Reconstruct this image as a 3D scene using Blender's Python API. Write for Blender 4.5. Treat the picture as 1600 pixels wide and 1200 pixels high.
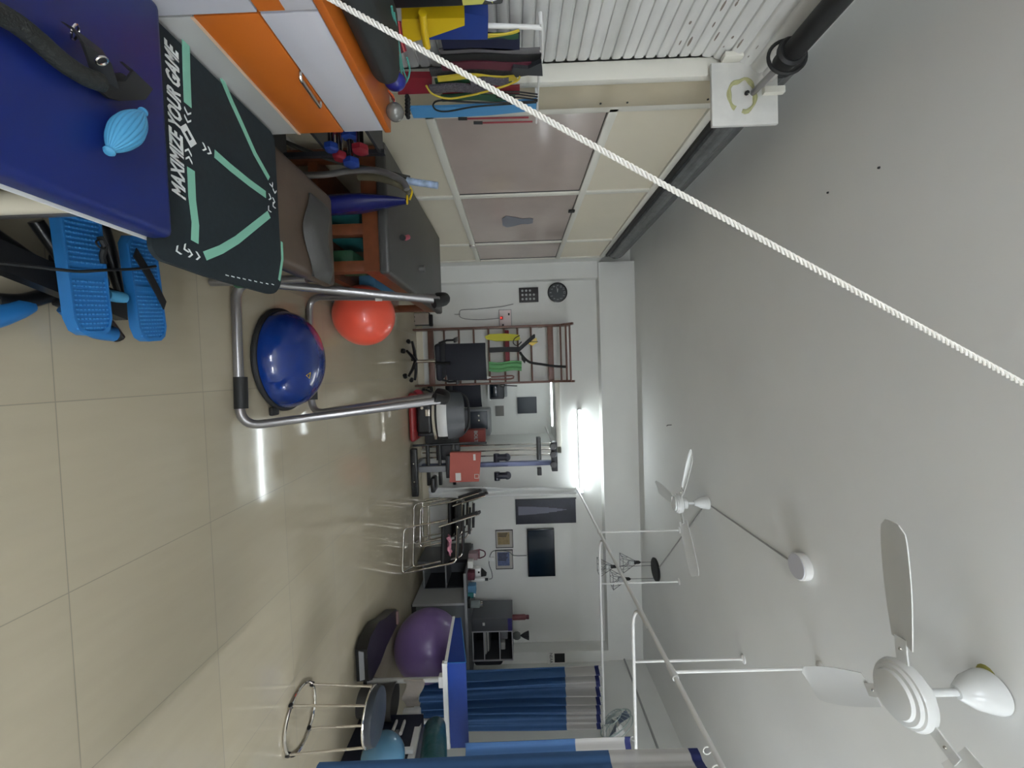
import bpy, bmesh, math, random
from mathutils import Vector, Matrix
random.seed(7)
PI = math.pi
for o in list(bpy.data.objects): bpy.data.objects.remove(o, do_unlink=True)
scn = bpy.context.scene
C = scn.collection

# ------------------------------------------------------------------ camera
F_PX, ROLL, YAW, PITCH, H = 642.1, .0329, .033, -.0092, 1.423
fwd = Vector((math.sin(YAW)*math.cos(PITCH), math.cos(YAW)*math.cos(PITCH), math.sin(PITCH)))
upv = Vector((-math.sin(YAW)*math.sin(PITCH), -math.cos(YAW)*math.sin(PITCH), math.cos(PITCH)))
rgt = fwd.cross(upv)
cx = upv*math.cos(ROLL) + rgt*math.sin(ROLL)          # the phone is held on its side: picture-right is up
cy = -rgt*math.cos(ROLL) + upv*math.sin(ROLL)
cam = bpy.data.cameras.new('camera'); camo = bpy.data.objects.new('camera', cam); C.objects.link(camo)
M = Matrix((cx, cy, -fwd)).transposed().to_4x4(); M.translation = (0, 0, H)
camo.matrix_world = M
cam.sensor_width = 36; cam.sensor_fit = 'HORIZONTAL'; cam.lens = F_PX/1600*36
cam.clip_start = .02
scn.camera = camo
def at(X, Y, x=None, y=None, z=None):
    d = cx*(X-800) - cy*(Y-600) + fwd*F_PX
    t = x/d.x if x is not None else y/d.y if y is not None else (z-H)/d.z
    return Vector((0, 0, H)) + d*t

# ------------------------------------------------------------------ world and view
w = bpy.data.worlds.new('world'); scn.world = w; w.use_nodes = True
w.node_tree.nodes['Background'].inputs[0].default_value = (.8, .9, 1, 1)
w.node_tree.nodes['Background'].inputs[1].default_value = .3
vs = scn.view_settings
vs.view_transform = 'Standard'; vs.look = 'None'; vs.gamma = 1; vs.use_curve_mapping = False
vs.exposure = 0.45
TUBE_BACK, FILL_SIDE, FILL_REAR = 19, 205, 185  # side and rear strengths drive the added fill tubes

# ------------------------------------------------------------------ materials
def lin(c):
    return tuple(((v/255)/12.92 if v/255 <= .04045 else ((v/255+.055)/1.055)**2.4) for v in c)
def mat(name, c, rough=.5, metal=0, spec=.5, var=0, scale=8, bump=0, emit=None, alpha=1, trans=0, sheen=0, coat=0):
    m = bpy.data.materials.new(name); m.use_nodes = True
    nt = m.node_tree; b = nt.nodes['Principled BSDF']
    col = lin(c)+(1,)
    b.inputs['Base Color'].default_value = col
    b.inputs['Roughness'].default_value = rough; b.inputs['Metallic'].default_value = metal
    b.inputs['Specular IOR Level'].default_value = spec; b.inputs['Alpha'].default_value = alpha
    b.inputs['Transmission Weight'].default_value = trans
    b.inputs['Coat Weight'].default_value = coat
    if sheen: b.inputs['Sheen Weight'].default_value = sheen
    if emit:
        b.inputs['Emission Color'].default_value = lin(emit[0])+(1,); b.inputs['Emission Strength'].default_value = emit[1]
    if var or bump:
        tc = nt.nodes.new('ShaderNodeTexCoord'); n = nt.nodes.new('ShaderNodeTexNoise')
        n.inputs['Scale'].default_value = scale; n.inputs['Detail'].default_value = 5
        nt.links.new(tc.outputs['Object'], n.inputs['Vector'])
        if var:
            r = nt.nodes.new('ShaderNodeMapRange'); r.inputs[3].default_value = 1-var; r.inputs[4].default_value = 1+var
            r.inputs[1].default_value = .3; r.inputs[2].default_value = .7
            v = nt.nodes.new('ShaderNodeVectorMath'); v.operation = 'SCALE'; v.inputs[0].default_value = col[:3]
            nt.links.new(n.outputs['Fac'], r.inputs[0]); nt.links.new(r.outputs[0], v.inputs['Scale'])
            nt.links.new(v.outputs[0], b.inputs['Base Color'])
        if bump:
            bp = nt.nodes.new('ShaderNodeBump'); bp.inputs['Strength'].default_value = bump; bp.inputs['Distance'].default_value = .01
            nt.links.new(n.outputs['Fac'], bp.inputs['Height']); nt.links.new(bp.outputs[0], b.inputs['Normal'])
    return m

def floor_mat():
    m = bpy.data.materials.new('glazed floor tiles'); m.use_nodes = True
    nt = m.node_tree; N = nt.nodes; L = nt.links; b = N['Principled BSDF']
    g = N.new('ShaderNodeNewGeometry'); sep = N.new('ShaderNodeSeparateXYZ'); L.new(g.outputs['Position'], sep.inputs[0])
    def ma(op, a, bb=None, c=None):
        n = N.new('ShaderNodeMath'); n.operation = op
        for i, v in enumerate((a, bb, c)):
            if v is None: continue
            if isinstance(v, (int, float)): n.inputs[i].default_value = v
            else: L.new(v, n.inputs[i])
        return n.outputs[0]
    lines = []
    cells = []
    for ax, off in (('X', .0506), ('Y', 1.2552)):
        t = ma('DIVIDE', ma('SUBTRACT', sep.outputs[ax], off), .6)
        fr = ma('FRACT', t); cells.append(ma('FLOOR', t))
        dist = ma('MINIMUM', fr, ma('SUBTRACT', 1, fr))
        lines.append(ma('LESS_THAN', dist, .0027))
    line = ma('MAXIMUM', lines[0], lines[1])
    comb = N.new('ShaderNodeCombineXYZ'); L.new(cells[0], comb.inputs[0]); L.new(cells[1], comb.inputs[1])
    wn = N.new('ShaderNodeTexWhiteNoise'); L.new(comb.outputs[0], wn.inputs[0])
    n = N.new('ShaderNodeTexNoise'); n.inputs['Scale'].default_value = 3; n.inputs['Detail'].default_value = 8
    mp = N.new('ShaderNodeMapping'); mp.inputs['Scale'].default_value = (6, 1, 1); L.new(g.outputs['Position'], mp.inputs[0]); L.new(mp.outputs[0], n.inputs['Vector'])
    f = ma('ADD', ma('MULTIPLY', wn.outputs['Value'], .05), ma('MULTIPLY', n.outputs['Fac'], .1))
    f = ma('ADD', f, .92)
    v = N.new('ShaderNodeVectorMath'); v.operation = 'SCALE'; v.inputs[0].default_value = lin((180, 170, 147)); L.new(f, v.inputs['Scale'])
    mx = N.new('ShaderNodeMix'); mx.data_type = 'RGBA'; L.new(line, mx.inputs[0]); L.new(v.outputs[0], mx.inputs[6]); mx.inputs[7].default_value = lin((138, 132, 114))+(1,)
    L.new(mx.outputs[2], b.inputs['Base Color'])
    r = ma('ADD', ma('MULTIPLY', line, .4), ma('ADD', ma('MULTIPLY', n.outputs['Fac'], .05), .04)); L.new(r, b.inputs['Roughness'])
    b.inputs['Specular IOR Level'].default_value = .55
    return m

M_floor = floor_mat()
M_casing = mat('grey casing', (160, 160, 158), .5)
M_wall = mat('white wall paint', (230, 231, 226), .6, var=.03, scale=2, bump=.03)
M_ceil = mat('pale grey ceiling paint', (238, 239, 236), .7, var=.03, scale=1.2, bump=.02)
M_cream = mat('cream laminate', (226, 218, 196), .35, var=.02, scale=3)
M_creampost = mat('beige painted metal post', (196, 186, 160), .45, var=.03)
M_alu = mat('white painted aluminium', (226, 224, 212), .35)
M_frost = mat('frosted window pane', (188, 174, 166), .14, spec=.6, var=.05, scale=3)
M_shut = mat('white painted steel slats', (222, 222, 218), .38, var=.05, scale=5)
M_dirty = mat('stained white plate', (214, 214, 208), .5, var=.06, scale=14)
M_mould = mat('yellow green stain', (176, 176, 128), .6, var=.12, scale=40)
M_black = mat('black rubber', (22, 23, 24), .6)
M_blackg = mat('black plastic', (20, 21, 23), .3)
M_dark = mat('dark grey steel', (52, 54, 58), .4, metal=.3, var=.1, scale=20)
M_rollblk = mat('charcoal rolled steel', (92, 94, 94), .45, var=.25, scale=20)
M_steel = mat('brushed grey tube', (150, 148, 148), .28, metal=.75)
M_chrome = mat('chrome', (220, 215, 208), .12, metal=1)
M_white = mat('white powder coat', (235, 235, 232), .4)
M_whitefan = mat('white enamel', (232, 234, 232), .22)
M_rope = mat('white nylon rope', (238, 236, 228), .6)
M_blue = mat('blue vinyl', (14, 32, 96), .42, var=.05, scale=6, bump=.05)
M_blue2 = mat('royal blue vinyl', (32, 64, 146), .4, var=.04)
M_bluedark = mat('navy vinyl edge', (24, 34, 110), .4)
M_matdark = mat('black green mat fabric', (14, 28, 34), .8, var=.15, scale=60, bump=.05)
M_mint = mat('mint green print', (128, 188, 164), .75)
M_print = mat('white print', (225, 230, 228), .7)
M_brown = mat('brown leatherette', (84, 70, 58), .42, var=.1, scale=10, bump=.06)
M_greypad = mat('grey leatherette', (66, 66, 64), .45, var=.05, scale=12, bump=.04)
M_grey = mat('grey laminate', (140, 142, 144), .45)
M_greyd = mat('dark grey laminate', (88, 90, 94), .45)
M_lamw = mat('white laminate', (205, 204, 210), .3)
M_orange = mat('orange laminate', (196, 104, 34), .32)
M_wood = mat('orange brown wood', (106, 58, 32), .4, var=.18, scale=14)
M_wood2 = mat('reddish varnished wood', (112, 80, 68), .4, var=.15, scale=14)
M_cyan = mat('sky blue plastic', (36, 112, 176), .45)
M_cyanl = mat('light blue rubber', (74, 150, 190), .5)
M_red = mat('orange red ball rubber', (240, 92, 68), .28, coat=.3)
M_purple = mat('purple ball rubber', (118, 94, 146), .28, coat=.2)
M_bosu = mat('glossy blue dome rubber', (9, 46, 122), .18, coat=.5, bump=.02, scale=5)
M_ltblue = mat('glossy light blue ball rubber', (80, 126, 154), .2, coat=.4)
M_teal = mat('teal fabric', (30, 104, 104), .6)
M_tealb = mat('teal band', (84, 170, 156), .5)
M_yellow = mat('yellow plastic', (232, 196, 30), .3)
M_yellowb = mat('yellow rubber band', (208, 186, 60), .5)
M_green = mat('green cloth', (108, 170, 114), .7)
M_greend = mat('dark green band', (40, 84, 56), .6)
M_redb = mat('dark red band', (140, 30, 44), .5)
M_maroon = mat('maroon strap', (84, 28, 44), .6)
M_boxred = mat('red brown card box', (178, 92, 80), .6, var=.04)
M_cblue = mat('blue curtain cloth', (50, 88, 134), .75, var=.04, scale=10)
M_net = mat('white curtain net', (196, 194, 190), .8, alpha=.62)
M_plas = mat('milky plastic sheet', (232, 234, 232), .3, alpha=.96)
M_navy = mat('navy fabric', (12, 17, 30), .7, var=.08, scale=40)
M_tv = mat('dark television glass', (8, 24, 36), .14)
M_poster = mat('dark poster paper', (54, 56, 66), .5, var=.15, scale=9)
M_posterl = mat('poster tower ink', (112, 114, 130), .5)
M_pap = mat('white paper', (225, 224, 220), .7)
M_papd = mat('dark print', (50, 48, 50), .6)
M_tan = mat('tan print', (150, 132, 96), .6, var=.2, scale=25)
M_blpr = mat('blue print', (92, 104, 140), .6, var=.3, scale=30)
M_pink = mat('pink rubber', (196, 84, 104), .5)
M_yellbl = mat('yellow energy label paper', (214, 212, 110), .5)
M_navybag = mat('navy plastic bag', (24, 30, 96), .25)
M_floral = mat('blue floral print', (160, 178, 204), .5, var=.35, scale=30)
M_tube = mat('lit tube', (255, 255, 255), .3, emit=((240, 250, 255), TUBE_BACK))
M_fillS = mat('added side fill tube', (255, 255, 255), .3, emit=((238, 244, 255), FILL_SIDE))  # glow of the unseen tube added at the right
M_fillR = mat('added rear fill tube', (255, 255, 255), .3, emit=((238, 244, 255), FILL_REAR))  # glow of the two unseen tubes added behind the viewer
M_glass = mat('clear lamp glass', (235, 238, 240), .05, trans=.8)
M_led = mat('red indicator', (255, 40, 40), .3, emit=((255, 60, 50), 3))
M_silver = mat('silver grey ball', (120, 120, 116), .25, metal=.3)
M_darkblue = mat('dark blue rubber', (24, 30, 120), .3)

# ------------------------------------------------------------------ mesh building
class MB:
    def __init__(s): s.bm = bmesh.new()
    def _add(s, verts, faces, M=None):
        vs_ = [s.bm.verts.new(M @ Vector(v) if M else Vector(v)) for v in verts]
        for f in faces:
            try: s.bm.faces.new([vs_[i] for i in f])
            except ValueError: pass
        return vs_
    def box(s, a, b, bev=0, M=None, seg=2):
        x0, x1 = sorted((a[0], b[0])); y0, y1 = sorted((a[1], b[1])); z0, z1 = sorted((a[2], b[2]))
        t = bmesh.new()
        vv = [t.verts.new(p) for p in ((x0,y0,z0),(x1,y0,z0),(x1,y1,z0),(x0,y1,z0),(x0,y0,z1),(x1,y0,z1),(x1,y1,z1),(x0,y1,z1))]
        for f in ((3,2,1,0),(4,5,6,7),(0,1,5,4),(1,2,6,5),(2,3,7,6),(3,0,4,7)): t.faces.new([vv[i] for i in f])
        if bev: bmesh.ops.bevel(t, geom=list(t.edges), offset=min(bev, .49*min(x1-x0, y1-y0, z1-z0)), segments=seg, affect='EDGES', profile=.5)
        t.verts.index_update()
        s._add([v.co.copy() for v in t.verts], [[v.index for v in f.verts] for f in t.faces], M); t.free(); return s
    def prism(s, poly, d, M=None):          # poly: list of 3-D points, extruded by vector d
        n = len(poly); d = Vector(d)
        s._add([Vector(p) for p in poly]+[Vector(p)+d for p in poly], [list(range(n))[::-1], list(range(n, 2*n))]+[[i, (i+1) % n, n+(i+1) % n, n+i] for i in range(n)], M); return s
    def tube(s, pts, r, seg=10, closed=False, M=None, smooth=0, flat=None):
        pts = [Vector(p) for p in pts]
        if smooth: pts = crom(pts, smooth, closed)
        n = len(pts); rs = r if isinstance(r, (list, tuple)) else [r]*n
        if len(rs) != n: rs = [rs[0]+(rs[-1]-rs[0])*i/(n-1) for i in range(n)]
        ring = []; up = None
        for i, p in enumerate(pts):
            if closed: t = pts[(i+1) % n]-pts[i-1]
            else: t = pts[min(i+1, n-1)]-pts[max(i-1, 0)]
            if t.length < 1e-9: t = Vector((0, 0, 1))
            t.normalize()
            if up is None: up = t.orthogonal().normalized()
            up = (up - t*up.dot(t)); up = up.normalized() if up.length > 1e-6 else t.orthogonal().normalized()
            sd = t.cross(up)
            ring.append([p + (up*math.cos(2*PI*k/seg) + sd*math.sin(2*PI*k/seg))*rs[i] for k in range(seg)])
        vv = [v for rg in ring for v in rg]
        fs = []
        for i in range(n if closed else n-1):
            j = (i+1) % n
            for k in range(seg): fs.append([i*seg+k, i*seg+(k+1) % seg, j*seg+(k+1) % seg, j*seg+k])
        if not closed: fs += [list(range(seg))[::-1], [(n-1)*seg+k for k in range(seg)]]
        s._add(vv, fs, M); return s
    def lathe(s, prof, c=(0, 0, 0), axis=(0, 0, 1), seg=24, M=None):     # prof: (r, h)
        c = Vector(c); ax = Vector(axis).normalized(); u = ax.orthogonal().normalized(); v = ax.cross(u)
        vv = []; 
        for r, h in prof:
            for k in range(seg): vv.append(c + ax*h + (u*math.cos(2*PI*k/seg)+v*math.sin(2*PI*k/seg))*max(r, 1e-5))
        fs = [[i*seg+k, i*seg+(k+1) % seg, (i+1)*seg+(k+1) % seg, (i+1)*seg+k] for i in range(len(prof)-1) for k in range(seg)]
        fs += [list(range(seg))[::-1], [(len(prof)-1)*seg+k for k in range(seg)]]
        s._add(vv, fs, M); return s
    def ball(s, c, r, sc=(1, 1, 1), seg=32, M=None):
        pr = []; n = seg//2
        c = Vector(c); vv = []
        for i in range(n+1):
            th = PI*i/n
            for k in range(seg):
                ph = 2*PI*k/seg; vv.append(c+Vector((r*sc[0]*math.sin(th)*math.cos(ph), r*sc[1]*math.sin(th)*math.sin(ph), -r*sc[2]*math.cos(th))))
        fs = [[i*seg+k, i*seg+(k+1) % seg, (i+1)*seg+(k+1) % seg, (i+1)*seg+k] for i in range(n) for k in range(seg)]
        s._add(vv, fs, M); return s
    def torus(s, c, R, r, axis=(0, 0, 1), seg=32, ms=8, M=None):
        c = Vector(c); ax = Vector(axis).normalized(); u = ax.orthogonal().normalized(); v = ax.cross(u)
        return s.tube([c+(u*math.cos(2*PI*k/seg)+v*math.sin(2*PI*k/seg))*R for k in range(seg)], r, ms, True, M)
    def strip(s, pts, wv, th):               # flat band along pts, width vector wv, thickness vector th
        pts = [Vector(p) for p in pts]; wv = Vector(wv)/2; th = Vector(th)/2
        vv = []
        for p in pts: vv += [p-wv-th, p+wv-th, p+wv+th, p-wv+th]
        n = len(pts); fs = [[3, 2, 1, 0], [4*(n-1)+k for k in range(4)]]
        for i in range(n-1):
            for k in range(4): fs.append([4*i+k, 4*i+(k+1) % 4, 4*i+4+(k+1) % 4, 4*i+4+k])
        s._add(vv, fs); return s
    def sheet(s, fn, nu, nv, th):            # fn(u,v)->point ; thickness th along normal
        g = [[Vector(fn(i/nu, j/nv)) for j in range(nv+1)] for i in range(nu+1)]
        nn = [[None]*(nv+1) for _ in range(nu+1)]
        for i in range(nu+1):
            for j in range(nv+1):
                a = g[min(i+1, nu)][j]-g[max(i-1, 0)][j]; b = g[i][min(j+1, nv)]-g[i][max(j-1, 0)]
                nn[i][j] = a.cross(b).normalized()*th/2
        A = lambda i, j: i*(nv+1)+j; T = (nu+1)*(nv+1)
        vv = [g[i][j]+nn[i][j] for i in range(nu+1) for j in range(nv+1)]+[g[i][j]-nn[i][j] for i in range(nu+1) for j in range(nv+1)]
        fs = []
        for i in range(nu):
            for j in range(nv):
                q = [A(i, j), A(i+1, j), A(i+1, j+1), A(i, j+1)]; fs.append(q); fs.append([k+T for k in q[::-1]])
        for i in range(nu):
            for j in (0, nv): fs.append([A(i, j), A(i+1, j), A(i+1, j)+T, A(i, j)+T])
        for j in range(nv):
            for i in (0, nu): fs.append([A(i, j), A(i, j+1), A(i, j+1)+T, A(i, j)+T])
        s._add(vv, fs); return s

def crom(P, k, closed=False):
    out = []; n = len(P)
    for i in range(n if closed else n-1):
        p0 = P[(i-1) % n] if closed or i > 0 else P[0]; p1 = P[i]; p2 = P[(i+1) % n]; p3 = P[(i+2) % n] if closed or i+2 < n else P[-1]
        for j in range(k):
            t = j/k; out.append(.5*((2*p1)+(p2-p0)*t+(2*p0-5*p1+4*p2-p3)*t*t+(3*p1-p0-3*p2+p3)*t**3))
    if not closed: out.append(P[-1])
    return out
def fillet(P, r, k=6):
    P = [Vector(p) for p in P]; out = [P[0]]
    for i in range(1, len(P)-1):
        a = (P[i-1]-P[i]); b = (P[i+1]-P[i]); rr = min(r, a.length*.49, b.length*.49)
        p0 = P[i]+a.normalized()*rr; p2 = P[i]+b.normalized()*rr
        for j in range(k+1):
            t = j/k; out.append(p0*(1-t)**2+P[i]*2*t*(1-t)+p2*t*t)
    out.append(P[-1]); return out

LOC = {}
def obj(name, mb, m, parent=None, label=None, cat=None, group=None, kind=None, M=None, smooth=True):
    bm = mb.bm
    bmesh.ops.remove_doubles(bm, verts=list(bm.verts), dist=1e-6)
    bmesh.ops.recalc_face_normals(bm, faces=list(bm.faces))
    if parent: off = LOC[parent.name]
    else:
        xs = [v.co for v in bm.verts]
        off = Vector(((min(v.x for v in xs)+max(v.x for v in xs))/2, (min(v.y for v in xs)+max(v.y for v in xs))/2, min(v.z for v in xs)))
        if kind == 'structure': off = Vector((0, 0, 0))
    for v in bm.verts: v.co -= off
    me = bpy.data.meshes.new(name); bm.to_mesh(me); bm.free(); me.materials.append(m)
    if smooth:
        me.polygons.foreach_set('use_smooth', [True]*len(me.polygons)); me.set_sharp_from_angle(angle=math.radians(38))
    o = bpy.data.objects.new(name, me); C.objects.link(o)
    if parent: o.parent = parent
    else: o.location = off
    LOC[o.name] = off.copy()
    if label: o['label'] = label
    if cat: o['category'] = cat
    if group: o['group'] = group
    if kind: o['kind'] = kind
    return o
def thing(name, label, cat, loc=(0, 0, 0), group=None):
    o = bpy.data.objects.new(name, None); C.objects.link(o); o.location = loc; o.empty_display_size = .1
    LOC[o.name] = Vector(loc); o['label'] = label; o['category'] = cat
    if group: o['group'] = group
    return o
def place(root, loc, rz=0): root.location = loc; root.rotation_euler = (0, 0, rz); return root
def dup(root, loc, rz=0, label=None, group=None):
    def cp(o, par):
        c = o.copy(); C.objects.link(c)
        if par: c.parent = par
        for ch in o.children: cp(ch, c)
        return c
    r = cp(root, None); r.location = loc; r.rotation_euler = (0, 0, rz); LOC[r.name] = Vector(loc)
    if label: r['label'] = label
    if group: r['group'] = group
    return r
def struct(name, mb, m, parent=None, **k): return obj(name, mb, m, parent, kind='structure' if not parent else None, **k)
def text_mb(s, size, depth, M, shear=0, bold=0, width=None, font=None):
    cu = bpy.data.curves.new('lettering', 'FONT'); cu.body = s; cu.size = size; cu.extrude = depth; cu.shear = shear; cu.offset = bold
    cu.align_x = 'CENTER'; cu.align_y = 'CENTER'; cu.resolution_u = 2
    o = bpy.data.objects.new('lettering', cu); C.objects.link(o)
    bpy.context.view_layer.update()
    me = bpy.data.meshes.new_from_object(o.evaluated_get(bpy.context.evaluated_depsgraph_get()))
    xs = [v.co.x for v in me.vertices]; k = width/(max(xs)-min(xs)) if width else 1
    mb = MB()
    mb._add([Vector((v.co.x*k, v.co.y, v.co.z)) for v in me.vertices], [list(p.vertices) for p in me.polygons], M)
    bpy.data.objects.remove(o, do_unlink=True); bpy.data.meshes.remove(me); bpy.data.curves.remove(cu)
    return mb
def frame_M(o, ex, ey):                       # local x,y axes placed in the world at origin o
    ex = Vector(ex).normalized(); ey = Vector(ey).normalized(); ez = ex.cross(ey)
    m = Matrix((ex, ey, ez)).transposed().to_4x4(); m.translation = o; return m

# ================================================================== THE ROOM
YB, ZC, XL, XR, YF = 6.0, 3.13, -1.5, 4.22, -2.4
struct('floor', MB().box((-2.2, YF, -.1), (4.5, 7.6, 0)), M_floor)
struct('ceiling', MB().box((-2.2, YF, ZC), (4.5, 7.6, ZC+.12)), M_ceil)
ax0, ax1, az = .17, 1.13, 1.99
struct('wall_back', MB().box((-1.9, YB, 0), (ax0, YB+.15, ZC)).box((ax1, YB, 0), (XR+.2, YB+.15, ZC)).box((ax0, YB, az), (ax1, YB+.15, ZC)), M_wall)
struct('wall_alcove', MB().box((ax0-.5, 7.25, 0), (ax1+.4, 7.35, 2.6)).box((ax0-.6, YB+.15, 0), (ax0-.5, 7.35, 2.6)).box((ax1, YB+.15, 0), (ax1+.1, 7.35, 2.6)).box((ax0-.5, YB+.15, 2.02), (ax1, 7.35, 2.1)), M_wall)
struct('trim_1', MB().box((XL+.03, YB-.2, 2.63), (XR, YB, ZC)), M_wall)                       # beam over the back wall
struct('trim_2', MB().box((XL, YB-.14, 0), (-1.27, YB, 2.63)), M_wall)                        # pilaster in the corner
struct('trim_3', MB().box((XR-.16, YB-.22, 0), (XR, YB, 2.63)), M_wall)
struct('wall_right', MB().box((XR, YF, 0), (XR+.15, YB, ZC)), M_wall)
struct('trim_4', MB().box((XR-.02, 1.0, 2.845), (XR, YB-.2, 2.865)), M_casing)
struct('wall_front', MB().box((-2.2, YF-.15, 0), (4.5, YF, ZC)), M_wall)
struct('wall_left', MB().box((-1.86, YF, 0), (-1.74, YB+.15, ZC)).box((-1.74, 5.62, 0), (XL, YB, 2.66)).box((-1.74, 2.3, 2.62), (-1.62, 5.9, 2.66)), M_wall)
struct('baseboard_back', MB().box((XL, YB-.012, 0), (ax0, YB, .09)).box((ax1, YB-.012, 0), (XR, YB, .09)), M_cream)
# alcove frame
struct('door_1', MB().box((ax1, YB-.02, 0), (ax1+.1, YB, az+.07), .004).box((ax0-.03, YB-.02, az), (ax1+.1, YB, az+.07), .004), M_alu)

# glazed partition along the left side
px = XL
part = bpy.data.objects.new('window_1', None); C.objects.link(part); part['kind'] = 'structure'; LOC[part.name] = Vector((0, 0, 0))
ys = [2.43, 3.57, 4.90, 5.62]
zs = [.10, .96, 2.04, 2.63]
for i in range(3):
    y0, y1 = ys[i]+.02, ys[i+1]-.02
    obj('panel', MB().box((px-.02, y0, .06), (px-.005, y1, .94)), M_cream, part)
    obj('panel', MB().box((px-.02, y0, 2.07), (px-.005, y1, 2.61)), M_cream, part)
    obj('window_pane', MB().box((px-.022, y0, 1.0), (px-.012, y1, 2.02)), M_frost, part)
    obj('gasket', MB().box((px-.012, y0, .995), (px-.004, y0+.006, 2.02)).box((px-.012, y1-.006, .995), (px-.004, y1, 2.02)).box((px-.012, y0, 2.014), (px-.004, y1, 2.02)), M_dark, part)
for z in (.03, .97, 2.045, 2.64):
    obj('mullion', MB().box((px-.03, ys[0], z-.028), (px+.012, ys[-1], z+.028), .004), M_alu, part)
for y in ys[1:]:
    obj('mullion', MB().box((px-.03, y-.025, 0), (px+.010, y+.025, 2.66), .004), M_alu, part)
obj('mullion', MB().box((px-.03, 2.40, 0), (px+.012, 2.46, 2.66), .004), M_alu, part)
p = at(893, 330, x=px+.02)
obj('latch', MB().box(p-Vector((.01, .02, .03)), p+Vector((.01, .02, .03)), .004), M_black, part)
obj('latch', MB().box((px, 4.86, .93), (px+.03, 4.94, 1.0), .006), M_chrome, part)
# decal on the second pane: a grey pouch shape
P = [(px-.008, 4.22+.16*u, 1.50+.16*v) for u, v in ((-1, -.75), (-.55, -1), (.55, -1), (1, -.75), (.75, -.2), (.42, .25), (.5, .7), (.35, .95), (-.35, .95), (-.5, .7), (-.42, .25), (-.75, -.2))]
obj('decal', MB().prism(P, (.004, 0, 0)), mat('grey blue decal', (128, 132, 142), .4), part)

# beige post
post = thing('metal_post', 'beige painted metal post between the slatted shutter and the glazed partition', 'post', (XL+.02, 2.30, 0))
obj('post_body', MB().box((XL-.06, 2.19, 0), (XL+.02, 2.40, 2.66), .005), M_creampost, post)
obj('flange', MB().box((XL-.06, 2.15, 0), (XL+.035, 2.19, 2.66), .005), M_alu, post)
for z in (1.22, 1.5, 1.95, 2.1, 2.55): obj('screw', MB().lathe([(.006, 0), (.006, .004)], (XL+.02, 2.36, z), (1, 0, 0), 8), M_dark, post)

# slatted rolling shutter, closed
sh = thing('roller_shutter', 'closed white corrugated steel shutter with stained top slats at the upper left', 'shutter', (XL-.05, .8, 0))
prof = []
z = .02
def shx(z):                                   # the curtain bends in toward its shaft near the top
    return XL-.07+(.10*max(0, (z-2.36)/.3)**2 if z > 2.36 else 0)
while z < 2.72:
    for dz, dx in ((0, 0), (.004, -.002), (.006, .009), (.012, .012), (.040, .012), (.050, .008), (.053, 0)):
        prof.append((shx(z+dz)+dx, z+dz))
    z += .057
poly = [(a, -.6, b) for a, b in prof]
mb = MB(); n = len(poly)
vv = [Vector(q) for q in poly]+[Vector((q[0], 2.14, q[2])) for q in poly]+[Vector((q[0]-.01, -.6, q[2])) for q in poly]+[Vector((q[0]-.01, 2.14, q[2])) for q in poly]
fs = []
for i in range(n-1): fs += [[i, i+1, n+i+1, n+i], [2*n+i, 3*n+i, 3*n+i+1, 2*n+i+1], [n+i, n+i+1, 3*n+i+1, 3*n+i]]
mb._add(vv, fs)
obj('slat_curtain', mb, M_shut, sh)
mb = MB()
random.seed(3)
for k in range(34):
    zz = 2.2+random.random()*.42; yy = 1.35+random.random()*.72
    zi = round((zz-.02)/.057)*.057+.02+random.choice((.024, .018, .03))
    mb.ball((shx(zi)+.0122, yy, zi), .004+.007*random.random(), (.12, 3*random.random()+.8, .7), 10)
obj('rust_stains', mb, mat('rust brown scuffs', (138, 128, 118), .7), sh)

# bracket plate, shaft and drum of the shutter
br = thing('shutter_shaft', 'black shutter shaft and drum running along the ceiling into a stained white plate', 'shutter shaft', (-1.33, 2.12, 2.45))
obj('bracket_plate', MB().box((-1.50, 2.11, 2.45), (-1.19, 2.13, 2.78), .004), M_dirty, br)
obj('mould_ring', MB().tube([(-1.335+(.076+.006*math.sin(3*a_)+.004*math.sin(7*a_))*math.cos(a_), 2.112, 2.60+(.07+.007*math.sin(2*a_+1))*math.sin(a_)) for a_ in [k*PI/18 for k in range(34)]], [.010+.003*math.sin(k) for k in range(34)], 8), M_mould, br)
obj('shaft', MB().tube([(-1.345, 2.12, 2.655), (-1.335, 1.86, 2.665)], .015, 10), M_steel, br)
obj('drum', MB().tube([(-1.335, 1.9, 2.665), (-1.335, 1.2, 2.665), (-1.335, -.2, 2.665)], .046, 20), M_black, br)
obj('hoop', MB().torus((-1.335, 1.86, 2.66), .078, .008, (.1, 1, .1), 28, 6).torus((-1.335, 1.83, 2.66), .05, .014, (0, 1, 0), 24, 6), M_black, br)
obj('collar', MB().tube([(-1.335, 1.40, 2.665), (-1.335, 1.33, 2.665)], .06, 16), M_black, br)
obj('plate_fixing', MB().box((-1.36, 2.085, 2.70), (-1.33, 2.11, 2.80)), M_alu, br)
obj('plate_fixing', MB().box((-1.525, 2.07, 2.50), (-1.50, 2.12, 2.62), .003), M_alu, br)
obj('bolt', MB().ball((-1.34, 2.10, 2.62), .012, seg=8), M_black, br)

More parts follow.
